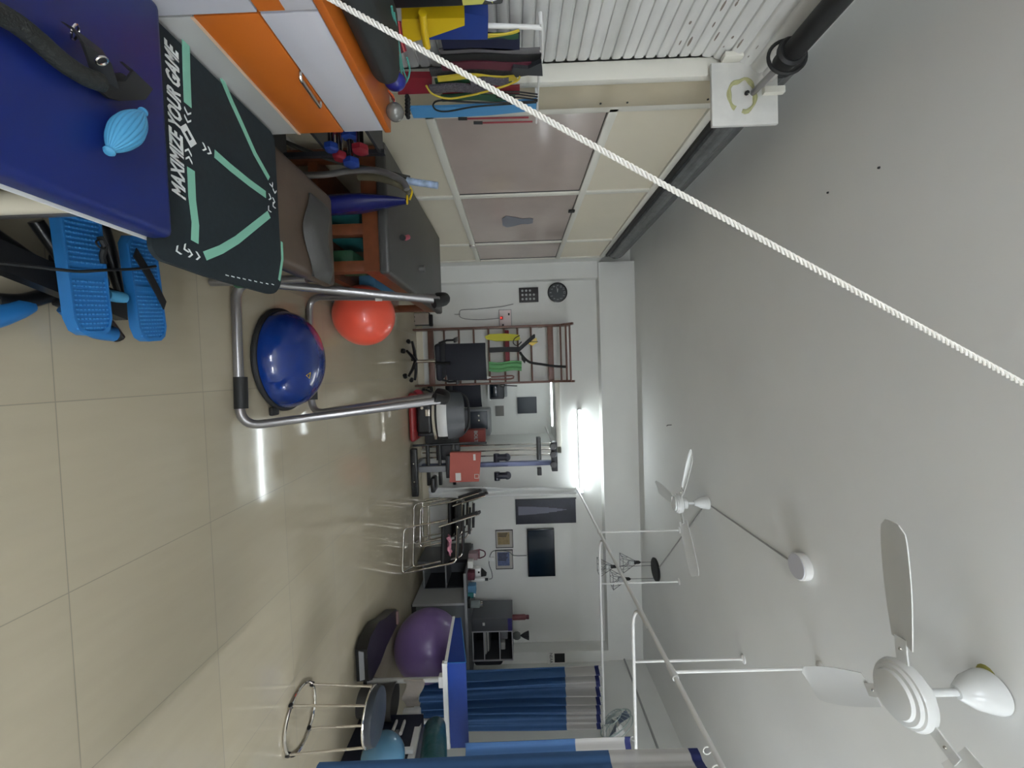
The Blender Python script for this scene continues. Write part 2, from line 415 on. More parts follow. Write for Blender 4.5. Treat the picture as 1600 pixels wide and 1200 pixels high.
# second shutter rolled up above the partition
rs = thing('rolled_shutter', 'charcoal ribbed shutter rolled up tightly above the glazed partition', 'shutter', (-1.58, 4, 2.66))
mb = MB(); pr = []
seg = 40
y0, y1 = 2.16, 5.55
c = (-1.585, 2.815)
R = [.135+(.008 if k % 4 < 2 else 0) for k in range(seg)]
vv = [(c[0]+R[k]*math.cos(2*PI*k/seg), y, c[1]+R[k]*math.sin(2*PI*k/seg)) for y in (y0, y1) for k in range(seg)]
mb._add(vv, [[k, (k+1) % seg, seg+(k+1) % seg, seg+k] for k in range(seg)]+[list(range(seg))[::-1], list(range(seg, 2*seg))])
obj('roll', mb, M_rollblk, rs, smooth=False)
obj('end_rim', MB().torus((c[0], y0, c[1]), .13, .012, (0, 1, 0), 28, 6).torus((c[0], y1, c[1]), .13, .012, (0, 1, 0), 28, 6), M_black, rs)
obj('bottom_rail', MB().box((-1.50, 2.18, 2.665), (-1.46, 5.5, 2.70), .004), M_black, rs)

# ================================================================== LIGHTS
def tube_light(name, label, a, b, m, off, r=.014):
    a = Vector(a); b = Vector(b); off = Vector(off)
    t = thing(name, label, 'light', (a+b)/2)
    ax = (b-a).normalized(); n = off.normalized(); s = ax.cross(n)
    c = (a+b)/2+off*.75; hw = Vector((0, 0, 0))
    poly = [a+off*.35+s*.02, a+off*.35-s*.02, a+off-s*.03, a+off+s*.03]
    obj('batten', MB().prism(poly, b-a), M_white, t)
    obj('lit_tube', MB().tube([a, b], r, 12), m, t)
    obj('end_cap', MB().tube([a-ax*.02, a], r*1.3, 12), M_white, t); obj('end_cap', MB().tube([b, b+ax*.02], r*1.3, 12), M_white, t)
    return t
tube_light('tube_light', 'bright fluorescent tube light fixed below the beam on the back wall', (.60, 5.93, 2.335), (1.80, 5.93, 2.335), M_tube, (0, .065, 0), .018)
tube_light('tube_light', 'added fill tube light on the right wall beyond the edge of the view', (4.14, .2, 2.5), (4.14, 1.6, 2.5), M_fillS, (.075, 0, 0))  # unseen lamp, put in to raise the room's brightness
tube_light('tube_light', 'added fill tube light on the front wall behind the viewer, at the right', (1.4, -2.32, 2.4), (2.8, -2.32, 2.4), M_fillR, (0, -.075, 0))  # added out of view as fill from behind
tube_light('tube_light', 'added fill tube light on the front wall behind the viewer, at the left', (-1.2, -2.32, 2.1), (.2, -2.32, 2.1), M_fillR, (0, -.075, 0))  # second added rear lamp, brightens the left side and ceiling

# ================================================================== CEILING
def fan(label, x, y, zh, a0, cr, hr, blen, rot=0, badge=False):
    t = thing('ceiling_fan', label, 'fan', (x, y, ZC), 'white ceiling fans')
    obj('canopy', MB().lathe([(.03, 0), (cr*.45, -.015), (cr*.8, -.05), (cr, -.095), (cr*.96, -.115), (.02, -.12)][::-1] if 0 else [(cr*1.0, -.004), (cr, -.02), (cr*.78, -.075), (cr*.45, -.115), (.022, -.13)], (x, y, ZC), seg=28), M_whitefan, t)
    obj('canopy_gap', MB().lathe([(cr*.93, .0), (cr*.93, -.006)], (x, y, ZC), seg=24), M_black, t)
    obj('down_rod', MB().tube([(x, y, ZC-.12), (x, y, zh+.04)], .013, 10), M_whitefan, t)
    obj('motor', MB().lathe([(.02, .085), (.05, .07), (hr*.55, .04), (hr, .02), (hr*1.04, 0), (hr*.97, -.018), (hr*.9, -.02), (hr*.86, -.032), (hr*.74, -.034), (hr*.7, -.046), (hr*.3, -.052), (.001, -.053)], (x, y, zh), seg=36), M_whitefan, t)
    for k in range(3):
        a = a0+k*2*PI/3; d = Vector((math.cos(a), math.sin(a), 0)); s = Vector((-d.y, d.x, 0)); z = Vector((0, 0, 1))
        c = Vector((x, y, zh+.008))
        iron = MB().strip([c+d*hr*.8, c+d*(hr+.03)-z*.004, c+d*(hr+.09)-z*.004], s*.045, z*.006)
        ir = obj('blade_iron', iron, M_whitefan, t)
        def fn(u, v):
            L = hr+.07+(blen-hr-.07)*u; wd = .052+.016*math.sin(u*PI*.8)+.004; wd *= (1-.35*max(0, u-.93)/.07)
            q = (v-.5)*2
            return c+d*L+s*wd*q+z*(-.014*q+.005*(1-q*q))
        obj('blade', MB().sheet(fn, 16, 6, .004), M_whitefan, t)
        obj('screw', MB().ball(c+d*(hr+.05)-z*.008, .006, seg=8), M_chrome, t)
    return t
F1 = fan('white ceiling fan farther away beside the pendant lights', 1.255, 3.70, 2.86, math.radians(-31), .060, .085, .60)
F2 = fan('white ceiling fan nearest the viewer with a large domed motor', 1.233, 1.482, 2.81, math.radians(55), .072, .11, .62)
obj('badge', text_mb('Sparkline', .02, .001, frame_M(Vector((1.233, 1.482-.066, ZC-.055)), (1, 0, 0), (0, -.3, 1)), width=.05), M_grey, F2) if 0 else None
obj('stain_patch', MB().lathe([(.035, 0), (.03, -.003)], (1.185, 1.50, ZC), seg=14), mat('yellow wall filler', (158, 154, 84), .7), None, 'yellow stain on the ceiling beside the nearest fan canopy', 'stain')
jb = at(1247, 885, z=3.09)
o = thing('junction_box', 'round white junction disc on the ceiling at the end of the casing', 'junction box', (jb.x, jb.y, ZC))
obj('box_body', MB().lathe([(.075, 0), (.08, -.004), (.08, -.045), (.074, -.05), (.001, -.05)], (jb.x, jb.y, ZC), seg=28), M_white, o)
obj('cover', MB().lathe([(.074, -.05), (.072, -.054), (.001, -.054)], (jb.x, jb.y, ZC), seg=28), M_lamw, o)
obj('cable_casing', MB().box((1.262, jb.y+.08, ZC-.006), (1.272, 3.64, ZC)), M_casing, None, 'thin grey cable casing on the ceiling between the far fan and the round disc', 'cable casing')
pe = at(1022, 890, z=3.10)
d = (Vector((pe.x, pe.y-.1, ZC))-Vector((1.30, 3.75, ZC))); 
obj('cable_casing', MB().strip([Vector((1.30, 3.76, ZC-.004)), Vector((pe.x-.06, pe.y-.09, ZC-.004))], d.cross(Vector((0, 0, 1))).normalized()*.012, (0, 0, .006)), M_casing, None, 'grey cable casing on the ceiling between the far fan and the pendant lights', 'cable casing')
p = at(1048, 664, z=3.12)
obj('ceiling_hook', MB().tube([(p.x, p.y, ZC), (p.x, p.y, ZC-.045), (p.x+.012, p.y, ZC-.055)], .004, 8), M_dark, None, 'small dark hook hanging from the ceiling left of the far fan', 'hook')
for X, Y in ((1374, 262), (1294, 301)):
    p = at(X, Y, z=3.13)
    obj('ceiling_nail', MB().lathe([(.006, 0), (.005, -.006)], (p.x, p.y, ZC), seg=8), M_dark, None, 'tiny dark nail head in the ceiling, '+('the one nearer the white plate' if X == 1374 else 'the one farther down beside the rope'), 'nail')

# pendant cluster
pt = thing('pendant_light', 'cluster of three open wire cone pendants on a round black ceiling plate', 'pendant light', (pe.x, pe.y, ZC))
obj('ceiling_plate', MB().lathe([(.14, 0), (.145, -.02), (.135, -.028), (.001, -.028)], (pe.x, pe.y, ZC), seg=30), M_black, pt)
for dx, dy, Ltop, in ((-.10, 0, .22), (-.02, .07, .50), (.09, -.04, .36)):
    x, y = pe.x+dx, pe.y+dy; za = ZC-Ltop; zb = za-.22
    obj('cord', MB().tube([(x, y, ZC-.02), (x, y, za)], .003, 6), M_black, pt)
    obj('socket', MB().lathe([(.008, .02), (.02, 0), (.022, -.06), (.018, -.065)], (x, y, za), seg=12), M_black, pt)
    sd = MB(); n = 4
    cs = [(math.cos(PI/4+k*PI/2)*.125+x, math.sin(PI/4+k*PI/2)*.125+y) for k in range(n)]
    for k in range(n):
        a = Vector((*cs[k], zb)); b = Vector((*cs[(k+1) % n], zb)); ap = Vector((x, y, za-.01))
        sd.tube([ap, a], .0032, 6); sd.tube([a, b], .0032, 6)
        m1 = ap.lerp(a, .55); m2 = ap.lerp(b, .55); sd.tube([m1, (a+b)/2], .002, 6); sd.tube([m2, (a+b)/2], .002, 6)
    obj('wire_shade', sd, mat('grey wire', (96, 98, 100), .5), pt)
    obj('bulb', MB().ball((x, y, za-.10), .035, (1, 1, 1.25), 14), M_glass, pt)

# curtain rails
RX, RZ = 1.775, 2.275
rl = thing('curtain_rail', 'long white curtain rail running from the back wall toward the viewer', 'curtain rail', (RX, 3.5, RZ))
obj('rail_bar', MB().tube([(RX, 5.985, RZ), (RX, 1.0, RZ)], .014, 10), M_white, rl)
obj('wall_socket_plate', MB().lathe([(.035, 0), (.03, .02), (.018, .04)], (RX, 6.0, RZ), (0, -1, 0), 16), M_white, rl)
for y in (2.33, 4.38):
    q = RX
    obj('hanger_rod', MB().tube([(q, y, RZ), (q, y, ZC)], .009, 8), M_white, rl)
    obj('ceiling_flange', MB().lathe([(.035, 0), (.033, -.008), (.012, -.015), (.01, -.03)], (q, y, ZC), seg=16), M_white, rl)
    obj('rail_joint', MB().tube([(q, y+.05, RZ), (q, y-.05, RZ)], .019, 10), M_white, rl)
def cross_rail(y, label, xr, rod):
    t = thing('curtain_rail', label, 'curtain rail', (RX+.4, y, RZ), 'white cross rails')
    pts = [(RX+.012, y-.38, RZ), (RX+.02, y-.30, RZ)]
    for k in range(9):
        a = PI-k*PI/16; pts.append((RX+.02+.26+.26*math.cos(a), y-.26+.26*math.sin(a), RZ))
    pts.append((XR-.01, y, RZ))
    obj('rail_bar', MB().tube(pts, .013, 10), M_white, t)
    obj('hanger_rod', MB().tube([(rod, y, RZ), (rod, y, ZC)], .009, 8), M_white, t)
    obj('ceiling_flange', MB().lathe([(.035, 0), (.033, -.008), (.012, -.015), (.01, -.03)], (rod, y, ZC), seg=16), M_white, t)
cross_rail(3.15, 'white curved cross rail with the nearer hanging curtain on it', XR, 2.31)
cross_rail(4.42, 'white curved cross rail farther back carrying the bunched blue curtain', XR, 2.36)

def curtain(label, y, x0, x1, z0, zm, z1, nf, amp, group='hospital curtains', along='x', xc=0):
    t = thing('hospital_curtain', label, 'curtain', ((x0+x1)/2, y, z0), group)
    def mk(za, zb, tw):
        def fn(u, v):
            s = x0+(x1-x0)*u; zz = za+(zb-za)*v
            ph = nf*2*PI*u+.7*math.sin(5*u+1); a = amp*(.55+.45*math.sin(3.1*u+.6))
            off = a*math.sin(ph)+a*.35*math.sin(2.3*ph+zz)
            sag = .012*math.sin(zz*2+u*4)
            return (s+sag, y+off, zz) if along == 'x' else (xc+off, s+sag, zz)
        return MB().sheet(fn, nf*14, 8, .003)
    obj('cloth_panel', mk(z0, zm, 0), M_cblue, t)
    obj('net_panel', mk(zm, z1, 0), M_net, t)
    obj('header_band', mk(z1, z1+.045, 0), mat('navy header cloth', (30, 40, 96), .7), t)
    hk = MB()
    for k in range(nf+1):
        s = x0+(x1-x0)*k/nf
        p = (s, y, RZ-.02) if along == 'x' else (xc, s, RZ-.02)
        hk.torus(p, .018, .003, (1, 0, 0) if along == 'x' else (0, 1, 0), 12, 5)
    obj('hooks', hk, M_white, t)
    return t
curtain('blue hospital curtain bunched beyond the right treatment couch', 4.42, 3.30, 3.98, .25, 1.86, 2.19, 7, .055)
curtain('blue hospital curtain nearer than the bunched one, smooth and flat', 3.15, 2.93, 3.6, .93, 1.80, 2.19, 4, .02)
curtain('blue hospital curtain nearest the viewer along the right edge of the view', 0, 1.15, 1.86, .45, 1.80, 2.17, 8, .012, along='y', xc=RX+.02)

# wall fan
wf = at(958, 1140, x=4.05)
t = thing('wall_fan', 'round wall fan with a thin wire grille above the curtains', 'fan', (XR, wf.y, wf.z))
fc = Vector((3.93, wf.y-.05, wf.z+.02)); ax = Vector((-.95, .36, -.62)).normalized()
g = MB().torus(fc, .20, .007, ax, 36, 6).torus(fc+ax*.06, .12, .004, ax, 28, 5).torus(fc-ax*.05, .19, .005, ax, 28, 5)
u = ax.orthogonal().normalized(); v = ax.cross(u)
for k in range(20):
    a = 2*PI*k/20; e = u*math.cos(a)+v*math.sin(a); g.tube([fc+ax*.07, fc+e*.12+ax*.06, fc+e*.2], .0025, 5)
obj('grille', g, mat('pale grey green wire', (170, 184, 180), .4), t)
bl = MB()
for k in range(3):
    a = 2*PI*k/3+.4; e = u*math.cos(a)+v*math.sin(a); s = ax.cross(e)
    bl.sheet(lambda p_, q_: fc+e*(.03+.14*p_)+s*(.06*(q_-.5)*(1+p_))+ax*.03*(q_-.5), 6, 4, .003)
obj('fan_blades', bl, mat('smoky blue blade', (104, 118, 140), .3), t)
obj('motor', MB().tube([fc-ax*.02, fc-ax*.13], [.05, .035], 16), M_white, t)
obj('bracket', MB().tube([fc-ax*.10, (XR-.06, wf.y, wf.z-.05), (XR, wf.y, wf.z-.05)], .015, 8).box((XR-.02, wf.y-.05, wf.z-.13), (XR, wf.y+.05, wf.z+.03), .005), M_white, t)

# ================================================================== ROPE
a = at(470, -28, y=.9); b = at(1660, 633, y=.9)
rp = MB()
for s in range(3):
    pts = []; N_ = 620; ax = (b-a); L = ax.length; ax.normalize(); u = ax.orthogonal().normalized(); v = ax.cross(u)
    for k in range(N_+1):
        tt = k/N_; ph = tt*L/.034*2*PI+s*2*PI/3
        pts.append(a+ax*(tt*L)+(u*math.cos(ph)+v*math.sin(ph))*.0038+Vector((0, 0, -.004*math.sin(PI*tt))))
    rp.tube(pts, .0026, 6)
obj('rope', rp, M_rope, None, 'white twisted pulley rope stretched diagonally across the whole view', 'rope')

# ================================================================== LEFT FOREGROUND
# blue treatment couch
tz = .62
co = thing('treatment_couch', 'dark blue padded treatment couch at the lower left with straps lying on it', 'treatment couch', (-.58, .4, 0))
obj('padded_top', MB().box((-.885, -.55, .558), (-.34, .990, tz), .018, seg=3), M_blue, co)
obj('top_piping', MB().box((-.880, -.545, .5555), (-.338, .988, .5585), .002), M_white, co)
obj('frame', MB().box((-.85, -.5, .50), (-.40, -.46, .55)).box((-.85, .86, .50), (-.40, .90, .55)).box((-.44, -.5, .50), (-.40, .90, .55)).box((-.86, -.5, .50), (-.82, .90, .55)), M_dark, co)
for x in (-.375, -.85):
    for y in (-.45, .84): obj('leg', MB().tube([(x, y, 0), (x, y, .555)], .023, 14), mat('cream leg paint', (205, 200, 182), .45) if x > -1 and y > 0 else M_white, co)

# brown couch with the black mat over it
bc = thing('treatment_couch', 'brown leatherette treatment couch standing beyond the blue couch', 'treatment couch', (-.68, 1.5, 0))
obj('padded_top', MB().box((-.885, 1.00, .48), (-.44, 2.05, .55), .028, seg=4), M_brown, bc)
obj('frame', MB().box((-.87, 1.03, .44), (-.46, 2.0, .48)), M_dark, bc)
for x in (-.46, -.85):
    for y in (1.08, 1.93): obj('leg', MB().tube([(x, y, 0.01), (x, y, .46)], .019, 12), M_steel, bc)
obj('leg_clamp', MB().tube([(-.46, 1.93, .13), (-.46, 1.93, .17)], .032, 12), M_greend, bc)

def mat_edge(v):                               # right edge of the printed mat, rounded corners
    return -.30
mt = thing('printed_mat', 'black green exercise mat with mint stripes and MAXIMIZE YOUR GAME lettering', 'mat', (-.58, 1.25, .552))
P = []
def rc(cx_, cy_, r, a0, a1, n=8):
    return [(cx_+r*math.cos(a0+(a1-a0)*k/n), cy_+r*math.sin(a0+(a1-a0)*k/n), .562) for k in range(n+1)]
P += rc(-.865, 1.03, .02, PI, 1.5*PI, 3)+rc(-.33, 1.01, .035, 1.5*PI, 2*PI)+[(-.290, 1.15, .562)]+rc(-.385, 1.43, .09, 0, .5*PI)+rc(-.855, 1.49, .03, .5*PI, PI)
obj('mat_body', MB().prism(P, (0, 0, .012)), M_matdark, mt)
Z = .5745
def q0(X, Y): v = at(X, Y, z=Z); return Vector((v.x, v.y, Z))
mbt = text_mb('MAXIMIZE YOUR GAME', .058, .0006, frame_M(q0(275, 192), (-1, .01, 0), (-.01, -1, 0)), shear=.25, bold=.0016, width=.385)
obj('lettering', mbt, M_print, mt)
def q2(X, Y): v = at(X, Y, z=Z); return Vector((v.x, v.y, Z))
def stripe(pts, w, m=M_mint, name='stripe'):
    pts = [q2(*p) for p in pts]; ps = pts
    L = []; R_ = []
    for i, p in enumerate(ps):
        t = (ps[min(i+1, len(ps)-1)]-ps[max(i-1, 0)]).normalized(); nn = Vector((-t.y, t.x, 0))*w/2
        L.append(p+nn); R_.append(p-nn)
    mb = MB()
    for i in range(len(ps)-1): mb.prism([L[i], L[i+1], R_[i+1], R_[i]], (0, 0, .0012))
    obj(name, mb, m, mt, label='mint green stripe' if name == 'stripe' else 'white chevron')
stripe([(290, 66), (291, 110), (293, 164)], .025)
stripe([(298, 264), (300, 310), (305, 350), (304, 378)], .025)
stripe([(346, 122), (362, 160), (378, 195), (398, 240), (420, 279)], .020)
stripe([(335, 240), (360, 262), (390, 286), (415, 304)], .024)
stripe([(420, 335), (395, 355), (370, 375), (345, 390), (320, 400)], .024)
stripe([(440, 378), (441, 405), (436, 438)], .012)
def chev(c, d, s=.011):
    c = q2(*c); d = (q2(*d)-c).normalized(); n_ = Vector((-d.y, d.x, 0))
    mb = MB()
    a = c+d*s; 
    for sg in (1, -1): mb.prism([a, a-d*s*.5, c-d*s*.5+n_*s*sg, c-d*s*0+n_*s*sg], (0, 0, .0011))
    obj('chevron', mb, M_print, mt, label='white chevron')
for (c_, d_) in (((293, 174), (293, 300)), ((293, 186), (293, 300)), ((294, 238), (294, 100)), ((295, 250), (295, 100)),
                 ((318, 230), (330, 240)), ((326, 236), (340, 250)), ((421, 308), (430, 316)), ((427, 314), (440, 322)),
                 ((421, 327), (400, 345)), ((428, 321), (410, 335)), ((424, 288), (428, 300)), ((429, 298), (430, 310)),
                 ((291, 388), (280, 392)), ((279, 391), (270, 394)), ((296, 396), (310, 402)), ((308, 400), (320, 405))):
    chev(c_, d_)
c_ = q2(294, 212); mb = MB()
u_ = (q2(300, 222)-q2(288, 200)); ux = u_.normalized(); uy = Vector((-ux.y, ux.x, 0))
S = .024
K = [c_+ux*S*a_+uy*S*.62*b_ for a_, b_ in ((1, 1), (1, -1), (-1, -1), (-1, 1))]
k = [c_+ux*S*.45*a_+uy*S*.28*b_ for a_, b_ in ((1, 1), (1, -1), (-1, -1), (-1, 1))]
for i in range(4): j = (i+1) % 4; mb.prism([K[i], K[j], k[j], k[i]], (0, 0, .0012))
obj('emblem', mb, M_print, mt, label='white diamond shaped emblem')
mb = MB()
for k in range(9):
    p = at(352+k*9, 430+k*1.9+(-.25*max(0, k-6)**2), z=.572); mb.prism([(p.x+.003, p.y-.006, .563), (p.x+.003, p.y+.008, .563), (p.x+.001, p.y+.012, .5745), (p.x+.001, p.y-.002, .5745)], (-.003, 0, 0))
obj('edge_ticks', mb, M_print, mt)

# contour pillow
mb = MB()
def pil(u, v):
    x = -.80+.36*u; h = .045*(1-abs(2*v-1)**3)*(1-abs(2*u-1)**6)
    wav = .035*math.cos(u*2*PI)
    return (x, 1.77+wav+(.17-.3*wav)*v, .553+h)
mb.sheet(pil, 22, 12, .012)
obj('contour_cushion', mb, M_greypad, None, 'dark grey contoured cushion lying on the far end of the brown couch', 'cushion')

# straps and ribbed handle on the blue couch
mb = MB()
mb.tube([at(X, Y, z=.645) for X, Y in ((-30, 10), (0, 22), (30, 40), (62, 66), (95, 95), (130, 118), (156, 128))], .017, 12, smooth=4)
hs = obj('foam_rope', mb, mat('ribbed dark olive foam', (22, 26, 22), .75, bump=.6, scale=90), None, 'black foam covered rope handle lying on the blue couch', 'handle')
st = thing('ankle_strap', 'folded black strap with a metal ring lying on the blue couch', 'strap', tuple(at(150, 90, z=.622)))
def zz(p, z_): v = at(*p, z=z_); return Vector((v.x, v.y, z_))
obj('strap_band', MB().strip([zz((120, 52), .632), zz((135, 60), .65), zz((150, 82), .665), (zz((158, 105), .65)), zz((165, 128), .634), zz((190, 130), .632), zz((208, 128), .640)], (.0, .052, 0), (0.002, 0, .006)), M_black, st)
obj('strap_fold', MB().strip([zz((205, 112), .640), zz((222, 125), .655), zz((210, 142), .640), zz((170, 143), .632), zz((150, 138), .632)], (.008, .045, 0), (0, 0, .006)), M_black, st)
obj('ring', MB().torus(zz((117, 50), .638), .014, .002, (.3, .5, .6), 20, 6), M_chrome, st)
obj('ring', MB().torus(zz((159, 95), .668), .010, .002, (.6, .2, .4), 16, 6), M_chrome, st)
# rugby-like ridged exerciser
gp = at(196, 206, z=.645)
gr = thing('hand_exerciser', 'light blue ridged lemon shaped rubber hand exerciser on the blue couch', 'hand exerciser', (gp.x, gp.y, .622))
a_ = zz((224, 174), .646); b_ = zz((170, 237), .646); axd = (b_-a_).normalized(); L = (b_-a_).length
mb = MB(); seg = 108; rings = 18; vv = []
u = axd.orthogonal().normalized(); v = axd.cross(u)
for i in range(rings+1):
    t = i/rings; r0 = .0255*math.sin(PI*min(.97, max(.03, t)))**.75
    for k in range(seg):
        r = r0*(1+.10*abs(math.sin(k*PI/seg*18)))
        vv.append(a_+axd*L*t+(u*math.cos(2*PI*k/seg)+v*math.sin(2*PI*k/seg))*r)
mb._add(vv, [[i*seg+k, i*seg+(k+1) % seg, (i+1)*seg+(k+1) % seg, (i+1)*seg+k] for i in range(rings) for k in range(seg)]+[list(range(seg))[::-1], [rings*seg+k for k in range(seg)]])
obj('ridged_body', mb, M_cyanl, gr)
obj('end_knob', MB().lathe([(.009, 0), (.010, .005), (.007, .010), (.001, .011)], b_-axd*.006, axd, 14), M_cyanl, gr)
obj('end_knob', MB().lathe([(.009, 0), (.008, .005), (.001, .006)], a_+axd*.003, -axd, 14), M_cyanl, gr)

# mini stepper
sp = thing('mini_stepper', 'blue two pedal mini stepper with black frame on the floor under the couch edge', 'stepper', (-.32, 1.25, 0))
def pedal(X0, Y0, y, dz, tilt):
    pr_ = []
    Mx = Matrix.Translation((-.315, y, dz)) @ Matrix.Rotation(tilt, 4, 'Y') @ Matrix.Rotation(math.radians(8), 4, 'Z')
    hw, hl = .054, .172
    out = [(-hl, -hw*.7, 0), (-hl*.85, -hw, 0), (hl*.72, -hw, 0), (hl*.92, -hw*.8, 0), (hl, -hw*.45, 0), (hl, hw*.45, 0), (hl*.92, hw*.8, 0), (hl*.72, hw, 0), (-hl*.85, hw, 0), (-hl, hw*.7, 0)]
    mb = MB(); mb.prism([Vector(q) for q in out], (0, 0, .028), Mx)
    pd = obj('pedal', mb, M_cyan, sp)
    mb = MB()
    inn = [(q[0]*.93, q[1]*.9, 0) for q in out]
    for i in range(len(out)):
        j = (i+1) % len(out); mb.prism([Vector((*out[i][:2], .028)), Vector((*out[j][:2], .028)), Vector((*inn[j][:2], .028)), Vector((*inn[i][:2], .028))], (0, 0, .006), Mx)
    mb.box((-.012, -hw*.88, .028), (.004, hw*.88, .034), M=Mx)
    obj('pedal_rim', mb, M_cyan, sp)
    mb = MB(); random.seed(1)
    nx = 24
    for i in range(nx):
        xx = -hl*.86+i*(hl*1.74)/(nx-1)
        if -.018 < xx < .01: continue
        for j in range(9):
            yy = -hw*.78+j*hw*1.56/8
            mb.box((xx-.0022, yy-.0036, .028), (xx+.0022, yy+.0036, .0325), M=Mx)
    o_ = obj('grip_nubs', mb, mat('brighter blue nubs', (60, 140, 205), .4), sp); o_['kind'] = 'stuff'
    return Mx
Ma = pedal(0, 0, 1.165, .19, math.radians(5))
Mb_ = pedal(0, 0, 1.40, .15, math.radians(3))
obj('frame', MB().prism([(-.42, .98, .03), (-.34, .98, .03), (-.20, 1.30, .16), (-.28, 1.30, .16)], (0, 0, .04)).box((-.40, 1.24, .02), (-.24, 1.30, .13), .01).tube([(-.46, 1.15, .10), (-.2, 1.33, .10)], .018, 10), M_blackg, sp)
obj('base_bar', MB().tube([at(X, Y, z=.03) for X, Y in ((-10, 470), (40, 470), (90, 455), (120, 440))], .022, 12, smooth=4), M_blackg, sp)
obj('frame_tube', MB().tube([(-.48, .98, .04), (-.40, 1.10, .05), (-.28, 1.30, .06), (-.16, 1.44, .03)], .02, 10, smooth=4), M_blackg, sp)
obj('base_bar', MB().tube([(-.24, 1.26, .05), (-.18, 1.33, .05), (-.17, 1.40, .05)], .026, 12, smooth=4), M_cyan, sp)
obj('cross_arm', MB().tube([at(148, 335, z=.10), at(172, 400, z=.09), at(196, 478, z=.04)], [.03, .022, .015], 10, smooth=3), M_blackg, sp)
obj('damper', MB().tube([(-.30, 1.22, .05), (-.32, 1.27, .17)], .018, 12), M_blackg, sp)
obj('roller_knob', MB().tube([(-.27, 1.245, .19), (-.27, 1.30, .19)], .018, 16), M_cyanl, sp)
obj('foot_strap', MB().strip([Mb_ @ Vector(q) for q in ((-.12, -.04, .040), (-.06, -.01, .046), (0, .02, .046), (.05, .05, .040))], (.03, -.012, 0), (0, 0, .004)), M_black, sp)
ex = thing('resistance_tube', 'blue foam handle with steel rod on the floor left of the stepper', 'handle', tuple(at(30, 490, z=.02)))
obj('foam_grip', MB().tube([at(-25, 500, z=.035), at(0, 492, z=.035), at(28, 482, z=.035), at(46, 478, z=.03)], [.030, .030, .028, .020], 14), M_cyan, ex)
obj('steel_rod', MB().tube([at(44, 480, z=.03), at(75, 468, z=.035), at(105, 452, z=.05)], .006, 8, smooth=3), M_chrome, ex)
obj('rubber_cord', MB().tube([at(-20, 409, z=.24), at(40, 415, z=.25), at(90, 421, z=.262), at(125, 424, z=.262), at(165, 422, z=.262), at(215, 420, z=.245), at(243, 416, z=.22)], .0042, 8, smooth=5), M_black, None, 'thin black elastic cord lying across both stepper pedals', 'cord')
obj('carabiner', MB().tube([at(X, Y, z=.255) for X, Y in ((150, 378), (158, 374), (165, 381), (164, 388), (156, 387))], .0025, 6, smooth=4, closed=True).tube([at(156, 370, z=.25), at(164, 384, z=.25), at(160, 400, z=.24), at(162, 412, z=.24)], .008, 8), M_black, None, 'black clip with a thin ring hanging between the two stepper pedals', 'clip')
obj('under_crate', MB().box((-.66, .55, .0), (-.46, .93, .22), .01), mat('dark blue crate plastic', (26, 52, 84), .5), None, 'dark blue plastic crate on the floor under the blue couch', 'crate')

# ------------------------------------------------------------------ cabinet, orange and white
cbx = -.90
cb = thing('cabinet', 'white and orange laminate cabinet at the top left with a chrome handle', 'cabinet', (-1.07, .6, 0))
obj('body', MB().box((-1.42, -.3, .0), (cbx-.02, 1.545, .965), .003), M_lamw, cb)
obj('worktop', MB().box((-1.43, -.3, .968), (cbx+.004, 1.553, .992), .004), M_orange, cb)
dr = obj('door', MB().box((cbx-.02, 1.04, .656), (cbx, 1.543, .818), .002), M_orange, cb, label='orange lower door panel')
obj('handle', MB().tube(fillet([at(469, 112, x=cbx), at(469, 112, x=cbx)+Vector((.022, 0, 0)), at(500, 158, x=cbx)+Vector((.022, 0, 0)), at(500, 158, x=cbx)], .01, 4), .0055, 8), M_chrome, dr)
obj('drawer_front', MB().box((cbx-.02, 1.04, .822), (cbx, 1.543, .966), .002), M_lamw, cb, label='white drawer front')
obj('drawer_front', MB().box((cbx-.02, .05, .822), (cbx, 1.035, .966), .002), M_lamw, cb, label='white drawer front')
obj('door', MB().box((cbx-.02, .05, .12), (cbx, 1.035, .818), .002), M_lamw, cb, label='white door nearest the viewer')
obj('inlay', MB().box((cbx, .35, .824), (cbx+.002, 1.03, .889)), M_orange, cb, label='orange inlay stripe')
obj('inlay', MB().box((cbx, -.2, .57), (cbx+.002, .25, .81)), M_orange, cb, label='orange inlay stripe')
obj('plinth', MB().box((cbx-.02, 1.04, .12), (cbx, 1.543, .653), .002), mat('pale grey laminate', (176, 176, 172), .35), cb)
obj('edge_strip', MB().box((cbx, 1.04, .649), (cbx+.003, 1.545, .657)), mat('peach edging', (232, 198, 164), .4), cb)

# things on the cabinet
WT = .993
ac = thing('black_appliance', 'large black boxy appliance with a yellow energy label on the cabinet', 'appliance', (-1.2, 1.1, WT))
fx = -1.21
obj('housing', MB().box((-1.42, .72, WT), (fx, 1.405, 1.425), .012), M_blackg, ac)
lb = obj('energy_label', MB().prism([(fx, 1.26, 1.288), (fx, 1.395, 1.290), (fx, 1.393, 1.354), (fx, 1.368, 1.371), (fx, 1.393, 1.389), (fx, 1.30, 1.389)], (.002, 0, 0)), M_yellbl, ac)
sunc = Vector((fx+.002, 1.345, 1.385))
mb = MB().lathe([(.036, 0), (.036, .001)], sunc, (1, 0, 0), 28); obj('rating_disc', mb, mat('maroon rating disc', (110, 26, 44), .5), lb)
obj('disc_rim', MB().torus(sunc+Vector((.001, 0, 0)), .036, .0018, (1, 0, 0), 28, 6), M_print, lb)
obj('disc_centre', MB().lathe([(.014, 0.001), (.014, .002)], sunc, (1, 0, 0), 18), mat('orange print', (226, 140, 50), .5), lb)
mb = MB()
